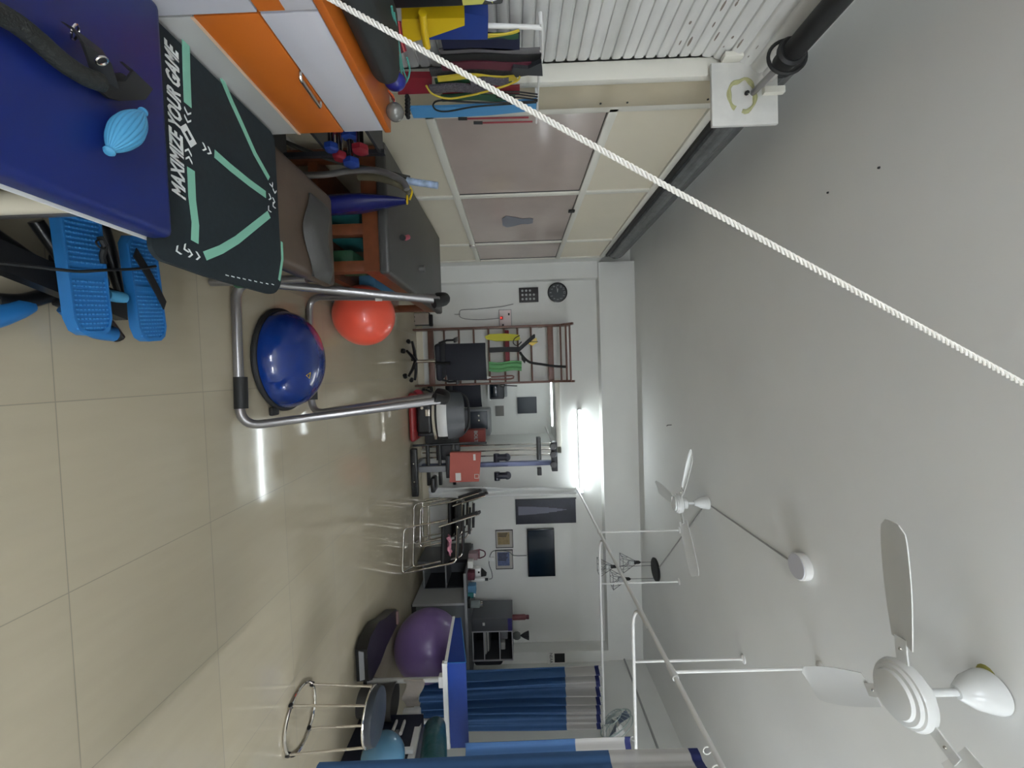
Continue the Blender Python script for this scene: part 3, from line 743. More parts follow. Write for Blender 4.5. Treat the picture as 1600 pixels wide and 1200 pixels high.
for k in range(9): a = k*2*PI/9; mb.ball(sunc+Vector((.0015, .024*math.cos(a), .024*math.sin(a))), .005, (.15, 1, 1), 8)
obj('rating_dots', mb, mat('pale pink dots', (225, 170, 160), .5), lb)
mb = MB(); random.seed(5)
for r in range(5): mb.box((fx+.002, 1.30, 1.304+r*.011), (fx+.0028, 1.352+.02*random.random(), 1.309+r*.011))
obj('small_print', mb, M_papd, lb)
# dark round cushion / tub with teal tube rim
tb = thing('exercise_tub', 'dark rounded rubber tub with a teal band behind it on the orange worktop', 'tub', (-.96, 1.16, WT))
M_tub = mat('dark grey green rubber', (38, 42, 42), .6)
obj('tub_body', MB().box((-1.19, .80, WT), (-.935, 1.385, 1.085), .045, seg=5), M_tub, tb)
obj('teal_band', MB().tube([at(X, Y, x=-1.09) for X, Y in ((612, 10), (617, 50), (624, 95), (632, 130), (640, 112), (636, 90))], .0035, 6, smooth=5).tube([at(X, Y, x=-1.10) for X, Y in ((616, 20), (622, 60), (629, 105), (636, 124))], .003, 6, smooth=5), M_tealb, tb)
# small black puck handles by the cabinet edge
obj('black_grip', MB().lathe([(.02, 0), (.03, .008), (.032, .03), (.026, .042), (.018, .044)], (-1.02, 1.0, 1.085), seg=20).tube([(-1.02, 1.0, 1.125), (-1.03, 1.03, 1.16), (-1.06, 1.0, 1.12)], .01, 8, smooth=4), M_blackg, None, 'small black plastic grip lying on top of the dark rubber tub', 'grip')
# yellow cone, blue block, bands in a row behind: stand on the worktop edge toward the wall
wc = thing('wall_rack_items', '', '', (0, 0, 0)); bpy.data.objects.remove(wc, do_unlink=True)
def W(X, Y, x=-1.36): return at(X, Y, x=x)
cn = thing('yellow_cone', 'yellow plastic cone with a flared foot beyond the black appliance', 'cone', tuple(W(640, 50)))
p0, p1 = W(628, 33, -1.25), W(725, 33, -1.25)
yc = 1.47
P = [W(X, Y, -1.27) for X, Y in ((628, 30), (726, 28), (726, 40), (668, 60), (634, 68), (628, 55))]
obj('cone_body', MB().prism(P, (-.09, 0, 0)), M_yellow, cn)
obj('foot_bar', MB().tube([W(660, 20, -1.23), W(662, 45, -1.23), W(667, 73, -1.23)], .014, 12), M_yellow, cn)
P = [W(X, Y, -1.33) for X, Y in ((662, 62), (762, 62), (763, 26), (725, 20), (680, 30))]
obj('foam_block', MB().prism(P, (-.07, 0, 0)), M_blue2, None, 'blue foam block behind the yellow cone', 'foam block')
rl_ = thing('band_rail', 'white rail with hooks holding exercise bands in front of the shutter', 'rail', tuple(W(843, 120)))
obj('rail_bar', MB().tube([W(846, 36), W(848, 85), W(842, 118), W(838, 192)], .0055, 8), M_white, rl_)
obj('wall_arm', MB().tube([W(846, 80), W(846, 80)+Vector((-.16, 0, 0))], .008, 8), M_white, rl_)
obj('wall_arm', MB().tube([W(839, 172), W(839, 172)+Vector((-.16, 0, 0))], .008, 8), M_white, rl_)
obj('pole', MB().tube([W(846, 43), W(755, 40)], .009, 10), M_white, None, 'short white rod hanging upright beside the blue foam block', 'rod')
def hang(label, m, X0, X1, Y, w, x=-1.37, cat='exercise band', wob=1.5, name='exercise_band'):
    pts = [W(X1+(X0-X1)*k/6, Y+wob*math.sin(k*1.3), x) for k in range(7)]
    yw = w*pts[0].y/F_PX/1.0*(1.0)*1.9
    return obj(name, MB().strip(pts, (0, yw, 0), (.008, 0, 0)), m, None, label, cat, 'exercise bands on the rail')
BN = mat('navy band', (18, 24, 58), .55)
hang('navy exercise band hanging beside the blue foam block, first on the rail', BN, 690, 812, 64, 16)
hang('narrow dark green exercise band next to the navy one', M_greend, 760, 810, 56, 4, x=-1.35)
obj('exercise_band', MB().tube([W(X, Y, -1.34) for X, Y in ((760, 54), (790, 53), (811, 47), (800, 52), (760, 58))], .004, 6, smooth=4), M_yellowb, None, 'thin olive yellow looped tube over the navy band', 'exercise band')
hang('shiny grey flat band hanging from the top of the rail', mat('grey satin band', (104, 102, 104), .35), 688, 848, 80, 7)
hang('black flat band hanging right beside the grey satin band', M_black, 690, 846, 92, 11, x=-1.365)
hang('maroon flat band hanging below the black band', M_maroon, 690, 830, 102, 8, x=-1.36)
hang('thin black and white corded band between the maroon and yellow ones', mat('charcoal braided band', (52, 52, 54), .6, var=.5, scale=120), 672, 815, 111, 8)
hang('navy narrow band partly under the grey buckle strap', BN, 740, 826, 112, 6, x=-1.375)
mb = MB().box((-1.385, 0, 0), (-1.35, .001, .001))
P = [W(X, Y, -1.34) for X, Y in ((846, 98), (848, 119), (825, 118), (806, 121), (799, 112), (802, 106), (825, 108))]
obj('strap_buckle', MB().prism(P, (-.03, 0, 0)), M_dark, None, 'dark grey strap end with buckle folded over the rail', 'strap')
hang('bright yellow flat band hanging in the middle of the rail', M_yellowb, 684, 808, 121, 5, x=-1.35, wob=2.5)
M_plaid = mat('grey plaid cuff', (92, 88, 96), .7, var=.5, scale=140)
hang('dark green wide band beneath the yellow one', M_greend, 680, 800, 126, 6)
hang('plaid patterned grey cuff, upper of the two', M_plaid, 735, 795, 127, 7, x=-1.34, cat='cuff', name='plaid_cuff')
hang('plaid patterned grey cuff, lower of the two', M_plaid, 672, 770, 138, 9, x=-1.35, cat='cuff', name='plaid_cuff')
hang('dark red band hanging behind the plaid cuffs', M_redb, 690, 812, 139, 9, x=-1.385)
obj('exercise_band', MB().tube([W(X, Y, -1.33) for X, Y in ((666, 134), (676, 147), (700, 154), (730, 150), (760, 143), (790, 134), (808, 126), (812, 120))], .0045, 8, smooth=5), M_yellowb, None, 'yellow rubber tube hanging in a wide sagging loop', 'exercise band')
obj('folder', MB().prism([W(X, Y, -1.38) for X, Y in ((620, 122), (675, 122), (675, 146), (622, 148))], (-.03, 0, 0)), M_redb, None, 'dark red folder standing below the hanging bands', 'folder')
hang('dark green narrow band left of the black cord', M_greend, 690, 805, 152, 7)
for k, yy in enumerate((143.5, 147.5, 152)):
    obj('elastic_loop', MB().tube([W(840, yy+4, -1.35), W(810, yy, -1.35), W(775, yy, -1.35)], .0035, 6), M_black, None, ('black cord end by the rail, the one nearest the plaid cuffs', 'black cord end by the rail, between two others', 'black cord end by the rail, the one nearest the blue band')[k], 'cord', 'black cord ends')
obj('elastic_loop', MB().tube([W(X, Y, -1.33) for X, Y in ((840, 158), (800, 160), (740, 160), (690, 157), (677, 163), (682, 172), (700, 174), (740, 167), (790, 163), (838, 160))], .0042, 8, smooth=5), M_black, None, 'thick black elastic cord hanging in a long loop over the light blue band', 'cord')
lbn = thing('exercise_band', 'wide light blue flat band with a ribbed black end', 'exercise band', tuple(W(740, 175)))
obj('band_body', MB().strip([W(X, Y) for X, Y in ((838, 163), (760, 171), (700, 174), (643, 175))], (0, .085, 0), (.012, 0, 0)), mat('light blue band', (84, 156, 212), .55), lbn)
mb = MB()
for k in range(6): mb.tube([W(637, 153+k*5.6, -1.35)-Vector((0, .012, 0)), W(637, 153+k*5.6, -1.35)+Vector((0, .012, 0))], .012, 8)
obj('ribbed_end', mb, M_black, lbn)
for i, (X0, X1, Y) in enumerate(((716, 826, 185.5), (740, 832, 192))):
    k = thing('exercise_tube', ('thin red exercise tube hanging beside the light blue band', 'thin pinkish red exercise tube nearest the glazed partition')[i], 'exercise tube', tuple(W(X0, Y)), 'thin red tubes')
    obj('tube_body', MB().tube([W(X1, Y-2), W(X0+12, Y)], .0045, 8), M_redb, k)
    obj('end_fitting', MB().tube([W(X0+14, Y), W(X0, Y)], .008, 8), M_black, k)
# balls and tubes at the cabinet's far corner
obj('small_ball', MB().ball((-.935, 1.495, 1.024), .031, seg=28), M_silver, None, 'small grey silver ball at the far corner of the orange worktop', 'ball')
obj('small_ball', MB().ball((-1.035, 1.485, 1.031), .038, (.8, .8, 1), seg=28), M_darkblue, None, 'small dark blue ball on the worktop beside the grey silver ball', 'ball')
rc_ = (mat('orange cord', (232, 110, 60), .5), M_redb, mat('pink cord', (214, 96, 96), .5), M_greend, mat('bright green cord', (80, 210, 120), .5))
nm = ('orange cord loop hanging by the dark blue ball', 'dark red cord loop hanging by the dark blue ball', 'pink cord loop hanging by the dark blue ball', 'dark green cord loop hanging by the dark blue ball', 'bright green cord knot on the dark blue ball')
for i, m_ in enumerate(rc_):
    Y = 138+i*4
    obj('rubber_cord', MB().tube([at(606+2*i, Y+3, x=-1.01), at(614+i, Y+12, x=-1.0), at(616, Y+20, x=-1.01), at(612+i, Y+26, x=-1.02)], .0032, 6, smooth=4), m_, None, nm[i], 'cord')
nm = ('orange', 'red', 'dark red', 'pink', 'crimson')
for i in range(5):
    m_ = (rc_[0], M_redb, M_maroon, rc_[2], M_redb)[i]
    obj('rubber_cord', MB().tube([at(616+i*2.3, 34, x=-1.21), at(619+i*2.5, 60, x=-1.2), at(624+i*2.6, 84-i, x=-1.18)], .0035, 6, smooth=4), m_, None, nm[i]+' cord end in the bundle between the tub and the yellow cone', 'cord')

# ------------------------------------------------------------------ dumbbell rack behind the cabinet
dk = thing('storage_rack', 'black metal rack holding small dumbbells behind the cabinet', 'rack', (-1.3, 1.95, 0))
for x in (-1.42, -1.16):
    for y in (1.62, 2.18): obj('upright', MB().box((x-.012, y-.012, 0), (x+.012, y+.012, .78)), M_dark, dk)
for z in (.25, .5, .76): obj('shelf', MB().box((-1.43, 1.6, z-.01), (-1.15, 2.2, z+.005)), M_dark, dk)
def dumbbell(label, X, Y, x, m, r, ln=.13):
    c = at(X, Y, x=x); t = thing('dumbbell', label, 'dumbbell', tuple(c), 'vinyl dumbbells')
    obj('handle', MB().tube([c-Vector((ln/2, 0, 0)), c+Vector((ln/2, 0, 0))], r*.42, 10), M_chrome, t)
    for s in (-1, 1):
        obj('weight', MB().lathe([(r*.7, -.02), (r, -.012), (r, .012), (r*.7, .02)], c+Vector((s*ln/2, 0, 0)), (1, 0, 0), 6), m, t)
dumbbell('blue dumbbell nearest the cabinet edge', 517, 209, -1.17, M_blue2, .035)
dumbbell('red dumbbell beside the blue one, lower', 530, 223, -1.15, M_redb, .036)
dumbbell('blue dumbbell in front of the red ones', 548, 233, -1.13, M_blue2, .042)
dumbbell('large red dumbbell highest on the rack', 562, 212, -1.17, M_redb, .042)

# ------------------------------------------------------------------ wooden couch with grey top by the partition
gx0, gx1, gy0, gy1, gz = -1.47, -.64, 2.62, 4.5, .65
gt = thing('treatment_couch', 'wooden treatment couch with a dark grey top along the glazed partition', 'treatment couch', ((gx0+gx1)/2, 3.5, 0))
obj('padded_top', MB().box((gx0, gy0, gz-.07), (gx1, gy1, gz), .02, seg=3), M_greypad, gt)
obj('frame', MB().box((gx0+.02, gy0+.02, gz-.17), (gx1-.02, gy0+.06, gz-.07)).box((gx0+.02, gy1-.06, gz-.17), (gx1-.02, gy1-.02, gz-.07)).box((gx1-.06, gy0+.06, gz-.17), (gx1-.02, gy1-.06, gz-.07)).box((gx0+.02, gy0+.06, gz-.17), (gx0+.06, gy1-.06, gz-.07)), M_wood, gt)
for x in (gx0+.06, (gx0+gx1)/2+.12, gx1-.06):
    for y in (gy0+.06, gy1-.06): obj('leg', MB().box((x-.035, y-.035, 0), (x+.035, y+.035, gz-.07), .004), M_wood, gt)
obj('lower_shelf', MB().box((gx0+.05, gy0+.05, .17), (gx1-.05, gy1-.05, .19)), M_wood, gt)
obj('lower_rail', MB().box((gx0+.06, gy0+.04, .14), (gx1-.06, gy0+.08, .2)).box((gx1-.08, gy0+.1, .14), (gx1-.04, gy1-.1, .2)), M_wood, gt)
obj('storage_bin', MB().box((-1.15, 2.76, .192), (-.92, 3.1, .42), .02), M_teal, None, 'teal plastic bin on the shelf under the wooden couch', 'bin')
obj('storage_bin', MB().box((-.85, 2.78, .192), (-.73, 3.05, .36), .02), M_greend, None, 'dark green plastic bin on the shelf, right of the teal one', 'bin')
obj('storage_bin', MB().box((-.80, 3.3, .192), (-.70, 3.9, .33), .015), mat('sky blue box card', (90, 150, 190), .6), None, 'sky blue and white carton on the couch shelf toward the right edge', 'carton')
p = at(634, 372, z=gz+.018)
ps = thing('massage_grip', 'pink and black rubber grip lying on the grey couch top', 'grip', (p.x, p.y, gz))
obj('grip_body', MB().tube([p+Vector((-.03, .07, 0)), p, p+Vector((.02, -.07, 0))], .018, 10), M_pink, ps)
obj('grip_end', MB().tube([p+Vector((.02, -.07, 0)), p+Vector((.026, -.095, 0))], .02, 10), M_black, ps)
p = at(657, 420, z=gz+.01)
obj('small_cup', MB().lathe([(.024, 0), (.028, .045), (.024, .045), (.02, .006)], (p.x, p.y, gz), seg=18), M_silver, None, 'small metal cup standing near the right edge of the grey couch top', 'cup')

# walking aid leaning by the couch, wrapped in clear plastic
wa = thing('walking_frame', 'grey bent tube walking aid partly wrapped in plastic before the grey couch', 'walking aid', (-1.05, 2.3, 0))
D = 2.2
def Y(X, Y_, d=D): return at(X, Y_, y=d)
obj('bent_tube', MB().tube([Y(430, 275), Y(505, 273), Y(545, 267), (Y(585, 266)), Y(610, 273), Y(630, 284), Y(636, 296)], .0165, 12, smooth=5), M_steel, wa)
obj('rear_tube', MB().tube([at(430, 215, y=2.32), at(490, 240, y=2.32), Y(540, 256, 2.32), Y(590, 266, 2.32), Y(640, 278, 2.32)], .012, 10, smooth=4), mat('charcoal plastic wrapped tube', (74, 74, 70), .25), wa)
obj('plastic_wrap', MB().tube([Y(560, 276, 2.28), Y(590, 278, 2.28), Y(622, 288, 2.28), Y(640, 300, 2.28)], [.02, .032, .034, .016], 14, smooth=4), mat('olive tinted plastic wrap', (112, 106, 84), .2, alpha=.7), wa)
obj('floral_grip', MB().tube([Y(636, 282, 2.28), Y(650, 285, 2.28), Y(672, 288, 2.28), Y(684, 290, 2.28)], [.018, .026, .027, .018], 14, smooth=4), M_floral, wa)
obj('base_feet', MB().tube([(Y(430, 275).x, 2.2, 0), Y(430, 275)], .016, 10).tube([(at(430, 215, y=2.32).x, 2.32, 0), at(430, 215, y=2.32)], .012, 8), M_steel, wa)
nb = thing('plastic_bag', 'navy blue plastic bag hanging with a yellow tie before the grey couch', 'bag', tuple(Y(520, 315, 2.45)))
mb = MB()
def bag(u, v):
    X = 434+201*u; wd = 26*(1-.75*max(0, (u-.6)/.4)**1.5)
    a = 2*PI*v
    c = Y(X, 318+4*math.sin(u*5), 2.47); r = wd/2*2.47/F_PX
    return c+Vector((r*math.cos(a)*(1+.08*math.sin(7*u+3*a)), .09*math.sin(a)*(1-.7*max(0, (u-.6)/.4)), 0))
mb.sheet(bag, 20, 18, .002)
obj('bag_body', mb, M_navybag, nb)
obj('yellow_tie', MB().torus(Y(636, 312, 2.47), .022, .006, (0, .3, 1), 16, 6).tube([Y(640, 312, 2.45), Y(644, 300, 2.45), Y(640, 292, 2.43)], .006, 6, smooth=3), M_yellow, nb)
obj('carton', MB().box((-1.12, 2.40, .2), (-1.0, 2.52, .52), .005), mat('grey purple card', (96, 92, 120), .5), None, 'small grey carton with a purple end beside the navy bag', 'carton') if 0 else None

# ------------------------------------------------------------------ folding A frame
fr = thing('dip_frame', 'grey tubular A shaped exercise frame with black foam grips around the blue dome', 'exercise frame', (-.13, 2.45, 0))
TL, TR = Vector((-.43, 2.5, .985)), Vector((.165, 2.5, .965))
R0 = .0225
obj('near_tube', MB().tube(fillet([TL+Vector((0, -.05, 0)), Vector((-.50, 2.08, .024)), Vector((.24, 2.06, .024)), TR+Vector((0, -.05, 0))], .10, 8), R0, 16), M_steel, fr)
obj('far_tube', MB().tube(fillet([TL+Vector((-.035, .05, 0)), Vector((-.55, 2.83, .024)), Vector((.25, 2.79, .024)), TR+Vector((-.03, .05, 0))], .10, 8), R0, 16), M_steel, fr)
obj('foam_grip', MB().tube([(-.012, 2.071, .03), (.148, 2.064, .03)], .032, 16), M_black, fr)
obj('foam_grip', MB().tube([(.03, 2.803, .03), (.155, 2.797, .03)], .032, 16), M_black, fr)
for T, s in ((TL, -1), (TR, 1)):
    obj('hinge', MB().tube([T+Vector((-.02*s, -.07, -.03)), T+Vector((0, -.02, .022)), T+Vector((-.03, .03, .02)), T+Vector((-.04, .07, -.03))], .030, 12, smooth=3), M_black, fr)
obj('label', MB().box((-.462, 2.405, .62), (-.43, 2.409, .66)), M_white, fr)

# inflatable half dome
dm = thing('balance_dome', 'glossy blue half dome balance trainer with a black base on the floor', 'balance trainer', (-.10, 2.47, 0))
dc = Vector((-.11, 2.49, 0))
prof = [(.001, .235)]
prof = [(.292, .036)]
for k in range(1, 15): a = k/14*PI/2; prof.append((.292*math.cos(a)**.9 if k < 14 else .001, .036+.192*math.sin(a)))
obj('dome', MB().lathe(prof, dc, seg=56), M_bosu, dm)
obj('base_rim', MB().lathe([(.27, 0), (.298, .006), (.310, .018), (.309, .030), (.300, .040), (.286, .040)], dc, seg=56), M_black, dm)
obj('grip_handle', MB().box((.165, 2.33, .005), (.215, 2.40, .03), .008), M_black, dm)
p = dc+Vector((.10, -.09, .215))
mb = MB(); tri = [Vector((p.x+.02*math.cos(a), p.y+.02*math.sin(a), 0)) for a in (-PI/2, PI/6, 5*PI/6)]
def onD(v):
    r = math.hypot(v.x-dc.x, v.y-dc.y)/.292; return Vector((v.x, v.y, .036+.192*math.sin(math.acos(min(1, r)**(1/.9)))+.002))
mb.tube([onD(t) for t in tri], .0022, 6, closed=True); obj('triangle_mark', mb, M_yellow, dm)

# balls
obj('exercise_ball', MB().ball((-.475, 3.27, .238), .238, seg=56), M_red, None, 'orange red exercise ball on the floor behind the frame', 'exercise ball')
obj('exercise_ball', MB().ball((2.985, 4.42, .362), .362, (1, 1, 1), seg=64), M_purple, None, 'large purple exercise ball on the floor at the end of the right couch', 'exercise ball')
p = at(598, 1177, y=2.85)
obj('exercise_ball', MB().ball((p.x+.03, 2.85, p.z), .155, seg=40), M_ltblue, None, 'glossy light blue ball under the near end of the right couch', 'exercise ball')
LB = p
obj('stability_bar', MB().tube([at(452, 437, z=.06), at(505, 456, z=.10)], .014, 10), mat('violet pole', (66, 52, 150), .4), None, 'violet pole end standing beside the brown couch', 'pole')

# ================================================================== BACK WALL, LEFT
def wallbox(X0, Y0, X1, Y1, y=YB, th=.02):
    a = at(X0, Y0, y=y); b = at(X1, Y1, y=y)
    return a, b
# clock
cc = at(871, 457, y=YB-.02)
ck = thing('wall_clock', 'round black wall clock with pale numerals on the back wall', 'clock', (cc.x, YB, cc.z))
M_pale = mat('pale dial print', (170, 174, 172), .5)
obj('case', MB().lathe([(.135, 0), (.142, .01), (.142, .03), (.128, .034), (.126, .024), (.001, .024)], (cc.x, YB, cc.z), (0, -1, 0), 40), M_blackg, ck)
obj('dial', MB().lathe([(.126, .0), (.126, .003)], (cc.x, YB-.024, cc.z), (0, -1, 0), 40), mat('slate dial', (44, 50, 54), .4), ck)
mb = MB()
for h in range(1, 13):
    a = h*PI/6; s = str(h)
    c_ = Vector((cc.x+.1*math.sin(a), YB-.0275, cc.z+.1*math.cos(a)))
    t_ = text_mb(s, .042, .0004, frame_M(c_, (1, 0, 0), (0, 0, 1)))
    me = bpy.data.meshes.new('n'); t_.bm.to_mesh(me); mb.bm.from_mesh(me); bpy.data.meshes.remove(me); t_.bm.free()
obj('numerals', mb, M_pale, ck)
def hand(a, l, w): return MB().strip([Vector((cc.x, YB-.029, cc.z)), Vector((cc.x+l*math.sin(a), YB-.029, cc.z+l*math.cos(a)))], Vector((math.cos(a), 0, -math.sin(a)))*w, (0, .001, 0))
obj('hour_hand', hand(math.radians(-82), .055, .009), M_pale, ck); obj('minute_hand', hand(math.radians(-98), .085, .006), M_pale, ck)

pc_ = at(826, 461, y=YB)
fp = thing('framed_picture', 'small black framed board of pale round motifs below the clock', 'picture', (pc_.x, YB, pc_.z-.12), )
obj('board', MB().box((pc_.x-.105, YB-.02, pc_.z-.14), (pc_.x+.105, YB, pc_.z+.14), .003), mat('charcoal board', (50, 48, 50), .5), fp)
mb = MB()
for i in range(4):
    for j in range(3):
        if (i, j) == (3, 0): continue
        mb.ball((pc_.x-.06+.06*j, YB-.021, pc_.z-.09+.055*i), .017, (1, .12, 1), 10)
obj('motifs', mb, M_pale, fp)
# wiring and switchboard
a, b = at(780, 485, y=YB), at(799, 512, y=YB)
sw = thing('switchboard', 'white wall switchboard with a lit red indicator beside the wall bars', 'switchboard', ((a.x+b.x)/2, YB, a.z))
obj('back_box', MB().box((a.x-.008, YB-.014, a.z-.008), (b.x+.008, YB, b.z+.008), .003), M_grey, sw)
obj('plate', MB().box((a.x, YB-.02, a.z), (b.x, YB, b.z), .004), mat('pinkish white switch plate', (236, 222, 220), .4), sw)
for k, (X, Y_) in enumerate(((795, 491), (786, 508))):
    p = at(X, Y_, y=YB-.02); obj('socket', MB().box((p.x-.016, YB-.026, p.z-.012), (p.x+.016, YB-.02, p.z+.012), .003), M_papd, sw)
p = at(784, 497, y=YB-.03); obj('adapter', MB().box((p.x-.022, YB-.055, p.z-.02), (p.x+.022, YB-.02, p.z+.02), .005), mat('red adapter', (150, 30, 36), .4), sw)
obj('indicator_lamp', MB().ball((p.x+.0, YB-.058, p.z-.01), .009, seg=10), M_led, sw)
mb = MB().tube([at(X, Y_, y=YB-.012) for X, Y_ in ((802, 475), (785, 479), (765, 481), (745, 483), (722, 484), (718, 489), (720, 496), (735, 499), (760, 499), (781, 497))], .0045, 6, smooth=4)
mb.tube([at(X, Y_, y=YB-.012) for X, Y_ in ((710, 491), (719, 491))], .004, 6)
obj('wall_cable', mb, mat('grey cable', (120, 120, 118), .5), None, 'thin grey cable looping down the wall left of the switchboard', 'cable')
# small meter box low on wall
a, b = at(644, 491, y=YB), at(672, 508, y=YB)
bx = thing('outlet_box', 'beige two socket box low on the back wall beside the grey couch', 'outlet box', ((a.x+b.x)/2, YB, a.z))
obj('box_body', MB().box((a.x, YB-.09, a.z), (b.x, YB, b.z), .006), mat('beige metal box', (176, 164, 152), .4), bx)
for z_ in (0, .03):
    obj('socket', MB().lathe([(.011, 0), (.011, .003)], ((a.x+b.x)/2-.03+z_*2, YB-.09, a.z+.05), (0, -1, 0), 12), M_papd, bx)
obj('box_rim', MB().box((a.x-.006, YB-.075, a.z-.006), (b.x+.006, YB, b.z+.006)), M_dark, bx)
obj('cable_entry', MB().box((a.x+.02, YB-.07, b.z), (b.x+.02, YB-.02, b.z+.05), .01), M_black, bx)

# wall bars
wb = thing('wall_bars', 'reddish wooden wall bars ladder against the back wall', 'wall bars', (-.22, 5.88, 0))
lx0, lx1 = -.615, .175
ztop = 2.2
for x in (lx0, lx1):
    obj('upright', MB().box((x-.014, 5.78, 0), (x+.014, 5.92, ztop-.12), .003), M_wood2, wb)
    obj('top_bracket', MB().prism([(x-.014, 5.92, ztop-.14), (x-.014, 5.78, ztop-.14), (x-.014, 5.62, ztop+.02), (x-.014, 5.66, ztop+.04), (x-.014, 5.92, ztop-.02)], (.028, 0, 0)), M_wood2, wb)
    for z_ in (.4, 1.8): obj('wall_mount', MB().box((x-.012, 5.92, z_-.03), (x+.012, 5.995, z_+.03)), M_wood2, wb)
for z_, y_ in ((.43, 5.83), (.64, 5.83), (.85, 5.83), (1.06, 5.83), (1.28, 5.83), (1.47, 5.83), (1.66, 5.83), (2.06, 5.70), (2.13, 5.66), (2.18, 5.63)):
    obj('rung', MB().tube([(lx0, y_, z_), (lx1, y_, z_)], .0135, 10), M_wood2, wb)
for z_ in (.24, 1.93): obj('cross_board', MB().box((lx0, 5.81, z_-.04), (lx1, 5.85, z_+.04), .003), M_wood2, wb)
# things hanging on the bars
def P_(X, Y_, y=5.74): return at(X, Y_, y=y)
yb_ = thing('resistance_band_bag', 'yellow green mesh bag hanging on the wall bars, left side', 'bag', tuple(P_(757, 528)))
obj('bag_body', MB().prism([P_(X, Y_) for X, Y_ in ((757, 526), (765, 522), (790, 521), (811, 523), (813, 530), (808, 532), (775, 533), (760, 530))], (0, .06, 0)), mat('yellow green net', (190, 186, 50), .6), yb_)
obj('bag_strap', MB().tube([P_(X, Y_) for X, Y_ in ((812, 524), (804, 529), (802, 536), (808, 540), (815, 534))], .007, 6, smooth=4), M_black, yb_)
obj('wrap_bag', MB().prism([P_(X, Y_) for X, Y_ in ((828, 530), (838, 528), (840, 535), (832, 540), (825, 537))], (0, .05, 0)), M_yellow, None, 'small yellow pouch tied high on the left of the wall bars', 'pouch')
obj('red_bar', MB().box((lx0+.04, 5.855, P_(787, 550).z), (P_(790, 566).x, 5.905, P_(796, 550).z), .01), M_redb, None, 'red bar tied upright across the middle of the wall bars', 'bar')
obj('green_towel', MB().sheet(lambda u, v: P_(764+51*u, 565+15*v+1.5*math.sin(u*6), 5.77)+Vector((0, .012*math.sin(v*14), 0)), 8, 16, .006), M_green, None, 'green cloth hanging over the lower rungs of the wall bars', 'towel')
hs_ = thing('harness', 'black strap harness hanging from the top rungs of the wall bars', 'harness', tuple(P_(765, 547)))
obj('strap', MB().strip([P_(X, Y_, 5.72) for X, Y_ in ((764, 547), (790, 546), (812, 546))], (.07, 0, 0), (0, .01, 0)), M_black, hs_)
obj('strap', MB().strip([P_(X, Y_, 5.70) for X, Y_ in ((810, 547), (820, 538), (829, 530), (835, 525))], (.05, 0, 0), (0, .01, .02)), M_black, hs_)
obj('strap', MB().tube([P_(X, Y_, 5.66) for X, Y_ in ((812, 550), (818, 558), (828, 566), (845, 569), (865, 572), (884, 573))], .017, 8, smooth=3), M_black, hs_)
obj('pad', MB().prism([P_(X, Y_, 5.71) for X, Y_ in ((814, 553), (822, 562), (820, 568), (815, 562))], (0, .03, 0)), M_black, hs_)
obj('pouch', MB().box(P_(826, 538, 5.70)-Vector((.03, .02, .04)), P_(836, 530, 5.70)+Vector((.03, .02, .04)), .01), M_black, hs_)
obj('hanging_tube', MB().tube([P_(X, Y_, 5.76) for X, Y_ in ((716, 586), (735, 588), (770, 589), (800, 587), (798, 592), (760, 593), (715, 592))], .01, 8, smooth=3), mat('brown rubber tube', (120, 74, 66), .5), None, 'reddish rubber tube looped beside the right upright of the wall bars', 'tube')
obj('pole', MB().prism([P_(X, Y_, 5.8) for X, Y_ in ((718, 581), (745, 580), (752, 585), (720, 587))], (0, .05, 0)), mat('olive cloth', (150, 150, 50), .7), None, 'olive green cloth bundle low on the right of the wall bars', 'cloth')
obj('bottle', MB().lathe([(.02, 0), (.022, .07), (.012, .09), (.012, .11)], (P_(755, 590).x, 5.70, P_(755, 590).z), (0, 0, 1), 14), M_white, None, 'small white bottle tied at the right upright of the wall bars', 'bottle')

# office chair
def office_chair(label, w=.5, back_h=.42, arm=True, bm=M_navy):
    t = thing('office_chair', label, 'office chair')
    for k in range(5):
        a = k*2*PI/5+.3; d = Vector((math.cos(a), math.sin(a), 0))
        obj('base_leg', MB().tube([(0, 0, .12), d*.14+Vector((0, 0, .105)), d*.27+Vector((0, 0, .075))], [.026, .016], 8), M_blackg, t)
        obj('castor', MB().tube([d*.27+Vector((-d.y*.02, d.x*.02, .028)), d*.27+Vector((d.y*.02, -d.x*.02, .028))], .028, 12), M_blackg, t)
    obj('gas_column', MB().tube([(0, 0, .10), (0, 0, .42)], .022, 12), M_chrome, t)
    obj('seat', MB().box((-w/2, -.24, .42), (w/2, .24, .50), .035, seg=4), bm, t)
    mb = MB()
    mb.sheet(lambda u, v: (-w/2*.95+w*.95*u, -.22-.05*math.sin(v*2.2)+.05*(2*u-1)**2, .56+back_h*v), 12, 10, .05)
    obj('backrest', mb, bm, t)
    obj('back_bar', MB().tube([(0, .0, .42), (0, -.26, .44), (0, -.30, .62)], .018, 8), M_blackg, t)
    if arm:
        for s in (-1, 1): obj('armrest', MB().tube([(s*w*.5, -.1, .46), (s*w*.57, -.1, .56), (s*w*.57, -.08, .66)], .014, 8).box((s*w*.57-.03, -.16, .655), (s*w*.57+.03, .12, .685), .01), M_blackg, t)
    return t
o1 = office_chair('black and navy office chair with its back turned, before the wall bars', .47, .50)
place(o1, (-.16, 5.38, 0), .15)

